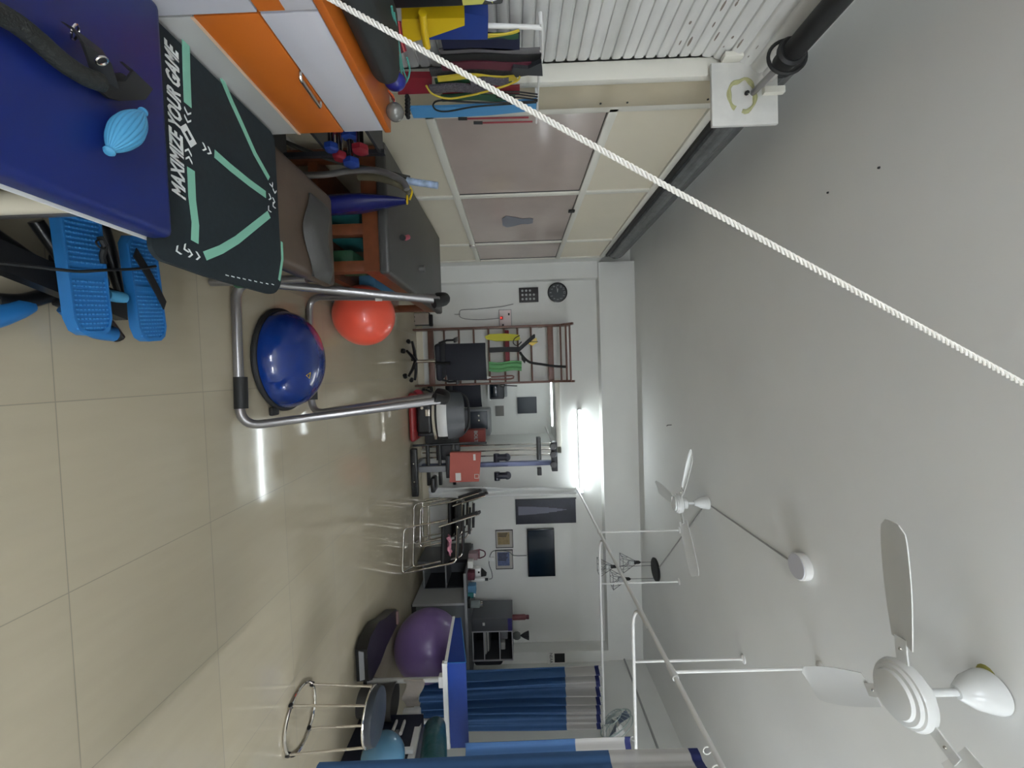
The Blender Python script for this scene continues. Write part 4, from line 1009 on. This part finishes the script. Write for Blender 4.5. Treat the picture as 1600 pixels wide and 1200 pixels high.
# ================================================================== ALCOVE
# lower vibration platform / massager in front
vm = thing('vibration_machine', 'black padded leg machine with a white pad on a red base before the alcove', 'exercise machine', (.55, 5.55, 0))
DX = -.075
obj('base', MB().box((.32+DX, 5.32, .01), (.97+DX, 5.75, .09), .04, seg=4), mat('deep red plastic', (140, 40, 40), .35), vm)
obj('lower_body', MB().box((.40+DX, 5.38, .09), (.88+DX, 5.74, .31), .05, seg=4), M_blackg, vm)
obj('side_cheek', MB().box((.36+DX, 5.45, .09), (.42+DX, 5.72, .38), .02), M_dark, vm); obj('side_cheek', MB().box((.86+DX, 5.45, .09), (.92+DX, 5.72, .38), .02), M_dark, vm)
obj('trim_ring', MB().sheet(lambda u, v: (.33+DX+.62*u, 5.40-.05*math.sin(PI*u), .31+.035*v+.02*(2*u-1)**2), 14, 2, .02), M_chrome, vm)
obj('trim_ring', MB().sheet(lambda u, v: (.33+DX+.62*u, 5.41-.05*math.sin(PI*u), .345+.02*v+.03*(2*u-1)**2), 14, 2, .03), M_black, vm)
obj('white_pad', MB().sheet(lambda u, v: (.37+DX+.54*u, 5.40-.07*math.sin(PI*u)-.02*math.sin(PI*v), .385+.115*v), 14, 6, .03), M_white, vm)
obj('back_pad', MB().sheet(lambda u, v: (.34+DX+.60*u+.02*v*(1-2*u), 5.42-.07*math.sin(PI*u)+.05*v, .50+.23*v-.05*v*(2*u-1)**4), 14, 8, .06), mat('dark charcoal leather', (58, 62, 64), .35), vm)
obj('mesh_side', MB().tube([(.34+DX, 5.46, .32), (.33+DX, 5.47, .60), (.42+DX, 5.5, .75), (.62+DX, 5.5, .78), (.84+DX, 5.5, .75), (.95+DX, 5.47, .60), (.95+DX, 5.46, .32)], .016, 8, smooth=4), M_black, vm)
obj('button', MB().lathe([(.022, 0), (.02, .008)], (.53+DX, 5.38, .18), (0, -1, 0), 14), M_chrome, vm)
obj('name_plate', MB().box((.55+DX, 5.370, .22), (.64+DX, 5.382, .28), .004), M_chrome, vm)
obj('side_bottle', MB().box((.40, 5.6, .96), (.50, 5.7, 1.02), .01), M_white, None, 'small white bottle cap on top of the black leg machine', 'bottle') if 0 else None
obj('towel_roll', MB().tube([(.28, 5.50, .10), (.30, 5.62, .10)], .07, 14), M_redb, None, 'dark red rolled pad with a pale end on the floor beside the leg machine', 'roll')
# inside alcove
o2 = dup(o1, (.30, 6.42, 0), .4, 'black office chair standing inside the alcove'); o2.scale = (.8, .8, .84)
AY = 6.6
wt = thing('display_case', 'grey appliance case with a metal front on a stand in the alcove', 'appliance', (.80, 6.85, .0))
obj('stand', MB().box((.62, 6.7, 0), (1.08, 7.15, .62), .01), M_greyd, wt)
obj('case', MB().box((.62, 6.72, .62), (1.06, 7.1, .98), .02), M_grey, wt)
obj('front_panel', MB().box((.65, 6.705, .66), (.95, 6.722, .94), .01), mat('dark blue grey panel', (58, 66, 74), .35), wt)
for x in (.72, .80): obj('knob', MB().lathe([(.016, 0), (.014, .012)], (x, 6.705, .80), (0, -1, 0), 12), M_chrome, wt)
q = thing('mini_oven', 'small dark toaster oven on a shelf in the alcove', 'appliance', (.33, 6.95, .98))
obj('shelf', MB().box((.0, 6.8, .955), (.50, 7.15, .98)), M_white, q)
obj('oven_body', MB().box((.13, 6.85, .98), (.47, 7.12, 1.22), .015), M_dark, q)
obj('glass_door', MB().box((.16, 6.84, 1.0), (.44, 6.852, 1.12), .006), M_tv, q)
obj('wire_cover', MB().box((.18, 6.88, 1.225), (.44, 7.1, 1.27), .01), M_grey, q)
a = at(828, 635, y=7.24)
fp = thing('framed_picture', 'dark landscape picture hanging inside the alcove', 'picture', (a.x, 7.24, a.z-.17))
obj('picture_panel', MB().box((a.x-.17, 7.22, a.z-.22), (a.x+.12, 7.25, a.z+.12), .004), mat('slate picture', (60, 66, 72), .5), fp)
a = at(782, 642, y=7.24)
obj('note_card', MB().box((a.x-.09, 7.235, a.z-.09), (a.x+.09, 7.25, a.z+.06)), mat('grey card', (130, 128, 124), .6), None, 'small grey card on the alcove wall above the case', 'card')
obj('wall_hook', MB().tube([at(780, 602, y=5.99), at(808, 603, y=5.99)], .008, 6).ball(at(785, 602, y=5.99), .03, (1, .3, 1.4), 12), M_blackg, None, 'small black keys and hook on the wall between bars and alcove', 'hook')
bb = thing('red_carton', 'dark red printed carton standing in the alcove behind the machine', 'carton', (.98, 6.35, .3))
obj('carton_body', MB().box((.90, 6.3, .52), (1.10, 6.5, .92), .004), mat('dull red carton', (150, 66, 58), .6), bb)
obj('lettering', text_mb('BOLT', .075, .0008, frame_M(Vector((1.0, 6.299, .78)), (1, 0, 0), (0, 0, 1)), bold=.003), M_pale, bb)
obj('carton_base', MB().box((.80, 6.28, 0), (1.10, 6.55, .52), .01), M_greyd, bb)
obj('alcove_bar', MB().tube([at(852, 667, y=6.3), at(862, 690, y=6.05)], .012, 8), M_white, None, 'short white diagonal stay under the alcove soffit', 'stay')
tube_light('tube_light', 'tube light inside the alcove near its soffit', (-.2, 6.5, 1.98), (.9, 6.5, 1.98), mat('lit alcove tube', (255, 255, 255), .3, emit=((240, 250, 255), 12)), (0, 0, .035), .012)

# ================================================================== PULLEY MACHINE
gm = thing('pulley_machine', 'grey and blue cable pulley exercise machine with a black foot plate', 'exercise machine', (1.28, 5.6, 0))
g0 = .97
obj('foot_plate', MB().box((.99, 5.34, .01), (1.62, 5.42, .09), .008), M_blackg, gm)
for x in (1.18, 1.42): obj('bolt', MB().lathe([(.01, 0), (.01, .006)], (x, 5.34, .05), (0, -1, 0), 8), M_chrome, gm)
obj('base_beam', MB().box((1.22, 5.42, .01), (1.32, 5.9, .08), .006), M_grey, gm)
obj('mast', MB().box((1.27, 5.66, .05), (1.33, 5.74, 1.94), .005), mat('blue grey steel', (96, 104, 136), .35, metal=.3), gm)
for x in (1.02, 1.10, 1.17): obj('guide_rod', MB().tube([(x, 5.64, .10), (x-.0, 5.64, 1.88)], .009, 8), M_chrome, gm)
obj('upper_clamp', MB().box((.93, 5.60, 1.68), (1.24, 5.70, 1.74), .006), M_blackg, gm); obj('upper_clamp', MB().box((1.36, 5.62, 1.68), (1.46, 5.72, 1.74), .006), M_blackg, gm)
obj('top_bracket', MB().box((1.0, 5.58, 1.88), (1.40, 5.72, 1.96), .006), M_dark, gm)
for x in (1.05, 1.16, 1.30): obj('pulley', MB().lathe([(.04, 0), (.045, .008), (.036, .014), (.045, .02), (.04, .028)], (x, 5.57, 1.90), (0, -1, 0), 20), M_blackg, gm)
obj('weight_stack', MB().box((1.0, 5.60, .30), (1.2, 5.72, .62), .004), M_dark, gm)
for z_ in (.20, .36, .55): obj('carriage_bar', MB().box((.95, 5.50, z_-.02), (1.52, 5.56, z_+.02), .004), M_blackg, gm)
obj('lower_arm', MB().tube([(.96, 5.45, .02), (.95, 5.45, .62), (.97, 5.55, 1.0)], .016, 10), M_dark, gm)
obj('lever', MB().box((1.25, 5.46, .09), (1.33, 5.52, .55), .006), M_grey, gm)
obj('seat_pad', MB().box((1.40, 5.42, .24), (1.60, 5.62, .30), .02), M_blackg, gm)
for (x, z_) in ((1.17, 1.13), (1.42, 1.13)):
    obj('hand_grip', MB().tube([(x-.05, 5.52, z_), (x+.06, 5.52, z_+.0)], .040, 12).tube([(x-.0, 5.52, z_), (x+.0, 5.52, z_+.14)], .045, 14).lathe([(.05, 0), (.05, .05)], (x, 5.50, z_+.14), (0, 1, 0), 16), mat('dark navy grip', (30, 32, 48), .4), gm)
bxp = thing('red_card_box', 'large dull red flat card box propped against the pulley machine', 'box', (1.24, 5.2, .5))
obj('box_body', MB().prism([(1.04, 5.30, .54), (1.43, 5.30, .52), (1.43, 5.30, .90), (1.05, 5.30, .94)], (0, .08, 0)), M_boxred, bxp)
obj('shipping_label', MB().box((1.31, 5.296, .60), (1.41, 5.299, .67)), M_pap, bxp, label='white shipping label'); obj('print_mark', MB().torus((1.36, 5.297, .875), .036, .006, (0, 1, 0), 4, 6), M_pap, bxp)
obj('print_mark', MB().box((1.07, 5.296, .84), (1.15, 5.299, .87), .0), M_pap, bxp)
obj('box_rest', MB().box((1.1, 5.39, .46), (1.4, 5.5, .52), .01), M_dark, gm)
# plastic sheet
ps_ = thing('plastic_sheet', 'long white plastic sheet hanging from the rail end to near the floor', 'plastic sheet', (1.66, 5.72, .2))
obj('sheet_body', MB().sheet(lambda u, v: (1.565+.12*v+.15*u*(1-.3*v)+.01*math.sin(v*14+u*4), 5.60+.18*v-.03*math.sin(u*7+v*3), .18+2.05*v), 14, 30, .004), M_plas, ps_)
obj('tape_mark', MB().box((1.66, 5.68, 1.30), (1.78, 5.684, 1.31)), M_pap, ps_) if 0 else None

# ================================================================== CHROME CHAIRS
def visitor_chair(label):
    t = thing('visitor_chair', label, 'chair', group='chrome framed chairs stacked by the desk')
    w = .25; r = .0115
    # sled frame per side joined at the front on the floor
    for s in (-1, 1):
        obj('side_frame', MB().tube(fillet([(s*w, .20, .66), (s*w, -.20, .65), (s*w, -.31, .012), (s*w, .20, .012), (s*w, .26, .45)], .06), r, 10), M_chrome, t)
        obj('back_tube', MB().tube(fillet([(s*w, .20, .44), (s*w*.97, .32, .88)], .05), r, 10), M_chrome, t)
        obj('armrest', MB().tube([(s*w, -.16, .662), (s*w, .18, .672)], .017, 10), M_blackg, t)
    obj('front_runner', MB().tube([(-w, -.30, .012), (w, -.30, .012)], r, 10), M_chrome, t)
    obj('seat', MB().box((-w+.01, -.24, .46), (w-.01, .22, .51), .02, seg=3), M_black, t)
    obj('backrest', MB().sheet(lambda u, v: (-w+.02+(2*w-.04)*u, .25+.09*v+.02*(2*u-1)**2, .60+.30*v), 8, 6, .03), M_black, t)
    return t
v1 = visitor_chair('chrome framed black chair at the front of the group beside the desk')
place(v1, (2.13, 5.08, 0), math.radians(72))
v2 = dup(v1, (1.99, 5.62, 0), math.radians(78), 'chrome framed black chair standing behind the front one')
v3 = dup(v1, (2.03, 5.62, .085), math.radians(78), 'chrome framed black chair stacked on top of the rear one')
obj('pink_cloth', MB().sheet(lambda u, v: Vector((2.02+.24*u, 4.95+.12*v+.03*u, .516+.035*math.sin(u*5+v*3)**2)), 14, 8, .01), mat('pink and white printed cloth', (226, 150, 170), .7, var=.4, scale=30), None, 'crumpled pink and white bag lying on the front chrome chair', 'bag')

# wall things right
a, b = at(806, 781, y=YB), at(900, 816, y=YB)
po = thing('poster', 'tall dark poster of a pointed tower on the back wall', 'poster', ((a.x+b.x)/2, YB, a.z))
obj('poster_board', MB().box((a.x, YB-.02, a.z), (b.x, YB, b.z), .003), M_poster, po)
cxp = (a.x+b.x)/2-.02; mb = MB()
for (h0, h1, w_) in ((.03, .30, .13), (.30, .48, .10), (.48, .60, .065), (.60, .68, .035), (.68, .74, .012)):
    mb.prism([(cxp-w_/2, YB-.0215, a.z+h0), (cxp+w_/2, YB-.0215, a.z+h0), (cxp+w_*.42, YB-.0215, a.z+h1), (cxp-w_*.42, YB-.0215, a.z+h1)], (0, .002, 0))
obj('printed_tower', mb, M_posterl, po)
obj('frame_edge', MB().box((a.x-.01, YB-.024, a.z-.01), (a.x+.004, YB, b.z+.01)).box((a.x, YB-.024, a.z-.01), (b.x, YB, a.z+.002)), M_dark, po)
a, b = at(823, 827, y=YB-.05), at(868, 900, y=YB-.05)
tv = thing('television', 'dark flat television mounted on the back wall', 'television', ((a.x+b.x)/2, YB-.03, a.z))
obj('case', MB().box((a.x, YB-.06, a.z), (b.x, YB-.02, b.z), .006), M_blackg, tv)
obj('screen', MB().box((a.x+.012, YB-.063, a.z+.02), (b.x-.012, YB-.059, b.z-.012)), M_tv, tv)
obj('wall_mount', MB().box(((a.x+b.x)/2-.12, YB-.03, a.z+.1), ((a.x+b.x)/2+.12, YB, b.z-.1)), M_dark, tv)
def fpic(label, X0, Y0, X1, Y1, m, bar):
    a, b = at(X0, Y0, y=YB), at(X1, Y1, y=YB)
    t = thing('framed_picture', label, 'picture', ((a.x+b.x)/2, YB, a.z))
    obj('backing', MB().box((a.x, YB-.012, a.z), (b.x, YB, b.z)), mat('pale picture paper', (178, 174, 166), .6), t)
    obj('print', MB().box((a.x+.035, YB-.014, a.z+.03), (b.x-.05, YB-.011, b.z-.05)), m, t)
    fm = MB(); w_ = .008
    fm.box((a.x, YB-.02, a.z), (a.x+w_, YB, b.z)).box((b.x-w_, YB-.02, a.z), (b.x, YB, b.z)).box((a.x, YB-.02, a.z), (b.x, YB, a.z+w_)).box((a.x, YB-.02, b.z-w_), (b.x, YB, b.z))
    obj('frame', fm, M_dark, t); 
    mb = MB()
    for k in range(bar): mb.box((a.x+.05+.02*k, YB-.016, a.z+.04), (a.x+.06+.02*k, YB-.013, b.z-.08-.01*(k % 3)))
    obj('print_detail', mb, M_papd, t)
fpic('small framed picture with a tan print below the television', 774, 828, 802, 855, M_tan, 3)
fpic('small framed picture with a blue print to the right of the tan one', 774, 859, 802, 888, M_blpr, 6)
mb = MB().tube([at(X, Y_, y=YB-.012) for X, Y_ in ((823, 868), (803, 868), (795, 862), (780, 860), (768, 863), (764, 880), (768, 893), (769, 903), (764, 905))], .006, 6, smooth=3)
obj('wall_cable', mb, mat('grey wall cable', (110, 116, 114), .5), None, 'grey cable running down from the television past the pictures', 'cable')
a = at(766, 873, y=YB)
sk = thing('switchboard', 'small white socket on the wall above the desk', 'switchboard', (a.x, YB, a.z))
obj('plate', MB().box((a.x-.03, YB-.02, a.z-.02), (a.x+.03, YB, a.z+.06), .003), M_white, sk)

# desk
dz = .72
dx0, dx1 = 2.52, 4.05
dk = thing('office_desk', 'grey laminate desk with open shelves under the television', 'desk', (3.2, 5.3, 0))
obj('worktop', MB().box((dx0, 5.05, dz-.025), (dx1, 5.95, dz), .004), M_greyd, dk)
obj('top_edge', MB().box((dx0-.004, 5.04, dz-.03), (dx1, 5.05, dz+.002)), M_grey, dk)
obj('front_panel', MB().box((2.95, 5.12, .06), (dx1-.02, 5.14, dz-.025)), mat('grey desk panel', (104, 108, 110), .5), dk)
obj('end_panel', MB().box((2.92, 5.10, .02), (2.95, 5.92, dz-.025)), mat('light grey desk end', (178, 180, 180), .5), dk)
obj('shelf_side', MB().box((2.905, 5.47, .08), (2.919, 5.88, dz-.03)), M_dark, dk)
obj('end_panel', MB().box((2.54, 5.45, .02), (2.57, 5.92, dz-.025)), M_greyd, dk)
obj('plinth', MB().box((2.95, 5.13, 0), (dx1-.02, 5.18, .06)), M_blackg, dk)
obj('back_panel', MB().box((2.57, 5.88, .08), (2.92, 5.90, dz-.025)), M_greyd, dk)
obj('shelf', MB().box((2.57, 5.47, .08), (2.92, 5.88, .10)), M_grey, dk); obj('shelf', MB().box((2.57, 5.47, .38), (2.92, 5.88, .40)), M_grey, dk)
obj('side_return', MB().box((2.50, 5.40, .36), (2.54, 5.92, dz-.025)), M_blackg, dk)
def D_(X, Y_, y=5.5): return at(X, Y_, y=y)
def desk_item(name, label, cat, Y_, w_, h, y, m, kind='box', m2=None):
    p = at(735, Y_, y=y); x = p.x
    if kind == 'box': return obj(name, MB().box((x-w_/2, y-.05, dz), (x+w_/2, y+.05, dz+h), .006), m, None, label, cat)
    t = thing(name, label, cat, (x, y, dz))
    obj('body', MB().lathe([(w_*.45, 0), (w_*.5, .01), (w_*.5, h*.72), (w_*.3, h*.8), (w_*.3, h*.82)], (x, y, dz), seg=18), m, t)
    obj('cap', MB().lathe([(w_*.34, h*.82), (w_*.34, h)], (x, y, dz), seg=18), m2 or M_blackg, t)
    return t
desk_item('carton', 'small white and brown carton at the left end of the desk', 'carton', 868, .09, .12, 5.40, mat('mauve carton', (146, 124, 128), .6))
p = at(750, 868, y=5.5)
bs = thing('gift_basket', 'small striped pink basket with a dark handle on the desk', 'basket', (p.x, 5.55, dz))
obj('basket_body', MB().lathe([(.045, 0), (.065, .13), (.06, .13), (.04, .01)], (p.x, 5.55, dz), seg=18), mat('pink brown stripes', (150, 108, 112), .6, var=.4, scale=60), bs)
obj('basket_handle', MB().tube([(p.x-.06, 5.55, dz+.13), (p.x-.03, 5.55, dz+.20), (p.x+.03, 5.55, dz+.20), (p.x+.06, 5.55, dz+.13)], .008, 8, smooth=4), M_maroon, bs)
desk_item('paper_pad', 'white paper pad beside the striped basket on the desk', 'paper', 880, .09, .07, 5.3, M_pap)
cm = thing('webcam_toy', 'white desk camera with a black hood in the middle of the desk', 'camera', (at(745, 893, y=5.5).x, 5.5, dz))
px_ = at(745, 893, y=5.5).x
obj('camera_body', MB().box((px_-.06, 5.46, dz), (px_+.05, 5.56, dz+.15), .02), M_white, cm)
obj('hood', MB().prism([(px_-.03, 5.45, dz+.15), (px_+.05, 5.45, dz+.15), (px_+.04, 5.45, dz+.22)], (0, .1, 0)), M_black, cm)
obj('lens', MB().lathe([(.012, 0), (.012, .01)], (px_-.01, 5.46, dz+.12), (0, -1, 0), 12), M_black, cm)
desk_item('book_stack', 'short dark red stack of books near the desk middle', 'books', 898, .10, .09, 5.25, M_maroon)
desk_item('bottle', 'white bottle with a black cap on the desk', 'bottle', 906, .055, .23, 5.6, M_white, 'bottle')
desk_item('tissue_box', 'blue tissue box on the front of the desk', 'tissue box', 919, .11, .10, 5.25, mat('dusty blue card', (84, 130, 162), .6))
desk_item('pen_cup', 'dark teal pen cup right of the blue tissue box', 'cup', 930, .07, .09, 5.2, M_teal, 'bottle', M_pap)
desk_item('glass_jar', 'clear glass jar on the desk before the grey storage box', 'jar', 944, .10, .16, 5.45, mat('clear jar glass', (170, 180, 178), .1, alpha=.6), 'bottle', M_chrome)
desk_item('paper_roll', 'black phone base by the desk front edge', 'phone', 940, .12, .035, 5.15, M_blackg)

# storage box / pc shelf
sx0, sx1, sy = 3.33, 3.90, 5.42
sb = thing('storage_shelf', 'dark grey open shelf unit with bright edges standing on the desk', 'shelf unit', (3.6, 5.6, dz))
obj('side_panel', MB().box((sx0, sy, dz), (sx0+.17, sy+.45, 1.27), .004), M_greyd, sb, label='solid dark grey side section')
obj('purple_corner', MB().box((sx0+.0, sy-.003, 1.21), (sx0+.17, sy, 1.265)), mat('violet print', (60, 54, 120), .5), sb)
obj('badge', MB().box((sx0+.05, sy-.003, .87), (sx0+.09, sy, .90)), M_pap, sb)
for x in (sx0+.17, sx1): obj('edge_post', MB().box((x, sy, dz), (x+.014, sy+.02, 1.27)), M_lamw, sb)
for z_ in (dz+.01, .88, 1.09, 1.262): obj('shelf', MB().box((sx0+.17, sy, z_-.006), (sx1+.014, sy+.02, z_+.006)), M_lamw, sb)
for z_ in (dz+.01, .88, 1.09, 1.262): obj('shelf_board', MB().box((sx0+.17, sy+.02, z_-.006), (sx1+.014, sy+.42, z_+.006)), M_greyd, sb)
obj('back_panel', MB().box((sx0+.17, sy+.42, dz), (sx1+.014, sy+.44, 1.268)), M_blackg, sb)
obj('side_panel', MB().box((sx1, sy+.02, dz), (sx1+.014, sy+.42, 1.268)), M_greyd, sb)
for k in range(4): obj('file_folder', MB().box((sx0+.20, sy+.05, .888+.018*k), (sx1-.05-.02*k, sy+.36, .902+.018*k)), (M_pap, M_grey, M_pap, M_greyd)[k], None, ('white folder at the bottom of the shelf pile', 'grey folder second in the shelf pile', 'white folder third up in the shelf pile', 'dark folder topmost of the shelf pile')[k], 'folder', 'folders lying in the shelf unit')
obj('small_box', MB().box((sx0+.22, sy+.08, 1.098), (sx0+.34, sy+.2, 1.20), .01), M_grey, None, 'grey box in the upper shelf compartment', 'box')
obj('small_box', MB().box((sx0+.40, sy+.1, 1.098), (sx0+.50, sy+.2, 1.16), .01), M_pap, None, 'white box in the upper shelf compartment', 'box')
bt = thing('thermos', 'dark red bottle standing on top of the shelf unit', 'bottle', (sx0+.08, sy+.15, 1.27))
obj('body', MB().lathe([(.034, 0), (.036, .01), (.036, .17), (.026, .19)], (sx0+.08, sy+.15, 1.27), seg=20), mat('dull maroon bottle', (106, 54, 58), .4), bt)
obj('cap', MB().lathe([(.028, .19), (.028, .225), (.022, .23)], (sx0+.08, sy+.15, 1.27), seg=20), M_maroon, bt)
lx = sx1-.23
pf = thing('potted_ornament', 'small round pot with dark leafy sprigs on the shelf unit', 'pot', (lx, sy+.15, 1.27))
obj('pot', MB().lathe([(.03, 0), (.05, .03), (.052, .07), (.035, .10), (.02, .105)], (lx, sy+.15, 1.27), seg=20), mat('smoky glass pot', (118, 122, 120), .2), pf)
mb = MB()
for k in range(8):
    a = k*PI/4; mb.tube([(lx, sy+.15, 1.37), (lx+.03*math.cos(a), sy+.15+.03*math.sin(a), 1.43), (lx+.05*math.cos(a), sy+.15+.05*math.sin(a), 1.49)], [.006, .012], 6)
obj('foliage', mb, M_dark, pf)
# desk chair back beyond, made as a rounded block resting on the desk
obj('chair_back_block', MB().box((3.925, 5.5, dz), (4.05, 5.85, 1.12), .05, seg=4), M_navy, None, 'dark navy rounded block standing in for a desk chair back right of the shelf unit', 'bag')
# paper signs on the right part of the back wall
a, b = at(856, 1045, y=YB-.23), at(886, 1078, y=YB-.23)
sg = thing('wall_sign', 'white sign with a black panel behind the bunched blue curtain', 'sign', ((a.x+b.x)/2, YB-.23, a.z))
obj('sign_panel', MB().box((4.06, YB-.235, a.z), (4.22, YB-.222, b.z)), M_pap, sg)
obj('black_panel', MB().box((4.075, YB-.238, a.z+.10), (4.205, YB-.234, b.z-.02)), M_black, sg)
obj('lettering', text_mb('NEAR', .06, .0006, frame_M(Vector((4.14, YB-.2365, a.z+.05)), (1, 0, 0), (0, 0, 1))), M_papd, sg)

# ================================================================== RIGHT TREATMENT COUCH
c2 = thing('treatment_couch', 'royal blue treatment couch with white frame at the lower right', 'treatment couch', (3.0, 3.8, 0))
x0, x1 = 2.53, 3.30
sec = [(x0, 3.50, .745), (x0, 4.15, .715), (x0, 4.15, .775), (x0, 3.50, .908)]
obj('padded_top', MB().prism(sec, (x1-x0, 0, 0)), M_blue2, c2)
obj('edge_piping', MB().tube([(x0, 3.50, .908), (x0, 4.15, .775)], .005, 6).tube([(x0, 3.498, .745), (x0, 3.498, .908)], .004, 6), M_cyan, c2)
obj('frame', MB().prism([(x0-.012, 3.5, .72), (x0-.012, 4.16, .69), (x0-.012, 4.16, .716), (x0-.012, 3.5, .746)], (.04, 0, 0)).box((x0, 3.49, .70), (x1, 3.53, .742)).box((x0, 4.11, .69), (x1, 4.15, .712)).prism([(x1-.04, 3.5, .70), (x1-.04, 4.15, .67), (x1-.04, 4.15, .716), (x1-.04, 3.5, .746)], (.04, 0, 0)), M_white, c2)
for (x, y) in ((2.70, 3.53), (3.24, 3.53), (2.862, 3.74), (3.26, 3.74)):
    obj('leg', MB().tube([(x, y, 0), (x, y, .71)], .022, 12), mat('off white leg paint', (190, 190, 186), .4) if (x, y) == (2.70, 3.53) else M_white, c2)
    obj('foot', MB().tube([(x, y, 0), (x, y, .03)], .028, 12), M_black, c2)
obj('adjuster', MB().box((2.66, 3.50, .66), (2.76, 3.56, .71), .006), M_white, c2)
obj('hanging_cloth', MB().sheet(lambda u, v: (2.67+.24*u, 3.49+.02*math.sin(u*9), .36+.17*v*(1-.3*u)+.02*math.sin(u*7)), 10, 6, .014), mat('grey towel', (158, 150, 142), .9, bump=.3, scale=50), None, 'grey towel tied around the couch leg beside the purple ball', 'towel')

# aerobic step board
ab = thing('step_board', 'long black vibration step board on the floor beside the purple ball', 'step board', (2.5, 4.2, 0))
P = [(2.22, 3.40), (2.27, 3.32), (2.54, 3.32), (2.59, 3.40), (2.60, 3.62), (2.57, 3.80), (2.58, 4.12), (2.53, 4.17), (2.45, 4.17), (2.40, 4.12), (2.30, 3.80), (2.22, 3.62)]
obj('deck', MB().prism([(x, y, .02) for x, y in P], (0, 0, .10)), M_blackg, ab)
obj('grey_inlay', MB().prism([(2.28, 3.312, .05), (2.53, 3.312, .05), (2.52, 3.312, .09), (2.29, 3.312, .09)], (0, .01, 0)), M_grey, ab)
obj('rubber_foot', MB().box((2.30, 3.42, 0), (2.36, 3.50, .02)), M_black, ab); obj('rubber_foot', MB().box((2.52, 3.42, 0), (2.58, 3.50, .02)), M_black, ab); obj('rubber_foot', MB().box((2.45, 4.04, 0), (2.54, 4.12, .02)), M_black, ab)
obj('end_grip', MB().box((2.43, 4.11, .12), (2.56, 4.15, .14), .004), mat('pinkish grip', (130, 104, 100), .5), ab)

# chrome stool
sc = at(467, 1121, z=0); 
so = thing('stool', 'chrome wire stool with a round black seat beside the right couch', 'stool', (sc.x, sc.y, 0))
X_, Y_0 = sc.x, sc.y
hs2 = at(575, 1114, y=Y_0).z
obj('floor_ring', MB().torus((X_, Y_0, .012), .18, .009, seg=44), M_chrome, so)
obj('seat_ring', MB().torus((X_, Y_0, .455), .155, .008, seg=40), M_chrome, so)
obj('seat_cushion', MB().lathe([(.12, .45), (.15, .455), (.158, .475), (.152, .50), (.12, .51), (.001, .512)], (X_, Y_0, 0), seg=36), mat('dark grey stool vinyl', (44, 50, 58), .4), so)
for k in range(4):
    a = k*PI/2+.55
    obj('leg', MB().tube([(X_+.18*math.cos(a), Y_0+.18*math.sin(a), .012), (X_+.155*math.cos(a), Y_0+.155*math.sin(a), .455)], .0075, 10), M_chrome, so)
    obj('rubber_foot', MB().tube([(X_+.168*math.cos(a), Y_0+.168*math.sin(a), .012), (X_+.192*math.cos(a), Y_0+.192*math.sin(a), .012)], .013, 8), M_black, so)

# white trolley below couch and teal mat
tr = thing('equipment_trolley', 'white metal trolley with a socket panel under the right couch', 'trolley', (3.0, 3.2, 0))
a = at(655, 1108, y=3.40); b = at(640, 1200, y=2.85)
obj('side_rail', MB().strip([at(657, 1118, y=3.45), at(640, 1196, y=2.90), at(632, 1235, y=2.7)], (.0, .0, .05), (.03, 0, 0)), M_white, tr)
obj('side_rail', MB().strip([at(630, 1124, y=3.45), at(618, 1150, y=3.2)], (0, 0, .03), (.03, 0, 0)), M_grey, tr)
for s in (0, 1): obj('cross_rail', MB().tube([at(612+14*s, 1146, y=3.15), at(622+12*s, 1122, y=3.42)], .014, 8), M_white, tr)
obj('cross_rail', MB().strip([at(622, 1173, y=3.0), at(646, 1172, y=3.0)], (0, .03, 0), (.03, 0, 0)), M_white, tr)
sp_ = at(645, 1120, y=3.46)
obj('socket_panel', MB().box((sp_.x-.04, 3.46, sp_.z-.09), (sp_.x+.07, 3.52, sp_.z+.06), .01), M_white, tr)
for k in range(3): obj('socket', MB().lathe([(.010, 0), (.010, .003)], (sp_.x-.01+.03*(k % 2), 3.46, sp_.z-.04+.03*k), (0, -1, 0), 10), M_papd, tr)
obj('upright', MB().tube([at(590, 1122, y=3.4), at(655, 1120, y=3.46)], .012, 8), M_white, tr)
for x in (3.06, 3.36): obj('castor', MB().lathe([(.03, 0), (.03, .02)], (x, 3.22, .03), (1, 0, 0), 14), M_black, tr) if 0 else None
t_ = thing('bolster', 'teal green crumpled vinyl bolster under the right couch', 'bolster', tuple(at(690, 1160, y=3.1)))
mb = MB()
a = at(680, 1128, y=3.40); b = at(676, 1225, y=2.75)
mb.tube([a, a.lerp(b, .12), a.lerp(b, .5), a.lerp(b, 1)], [.03, .09, .10, .10][:4], 20)
obj('bolster_body', mb, mat('crumpled teal vinyl', (24, 88, 92), .3, bump=.9, scale=14), t_)
obj('bolster_support', MB().box((max(a.x, b.x)-.06, 2.7, 0), (max(a.x, b.x)+.22, 3.42, min(a.z, b.z)-.10), .01), mat('dark navy board', (24, 30, 50), .5), None, 'dark navy storage board on the floor under the teal bolster', 'storage box')
pb = at(474, 1196, z=.0)
bs2 = thing('black_bin', 'dark grey waste bin between the stool and the purple ball', 'bin', (2.78, 3.3, 0))
obj('bin_body', MB().lathe([(.11, .0), (.14, .30), (.135, .30), (.10, .01)], (2.80, 3.42, 0), seg=24), mat('dark grey bin plastic', (70, 68, 66), .5), bs2)
obj('light_box_stand', MB().lathe([(.12, .0), (.13, .05), (.10, .08)], (LB.x+.03, 2.85, 0), seg=24), M_navy, None, 'low dark ring stand holding the light blue ball', 'stand') if 0 else None
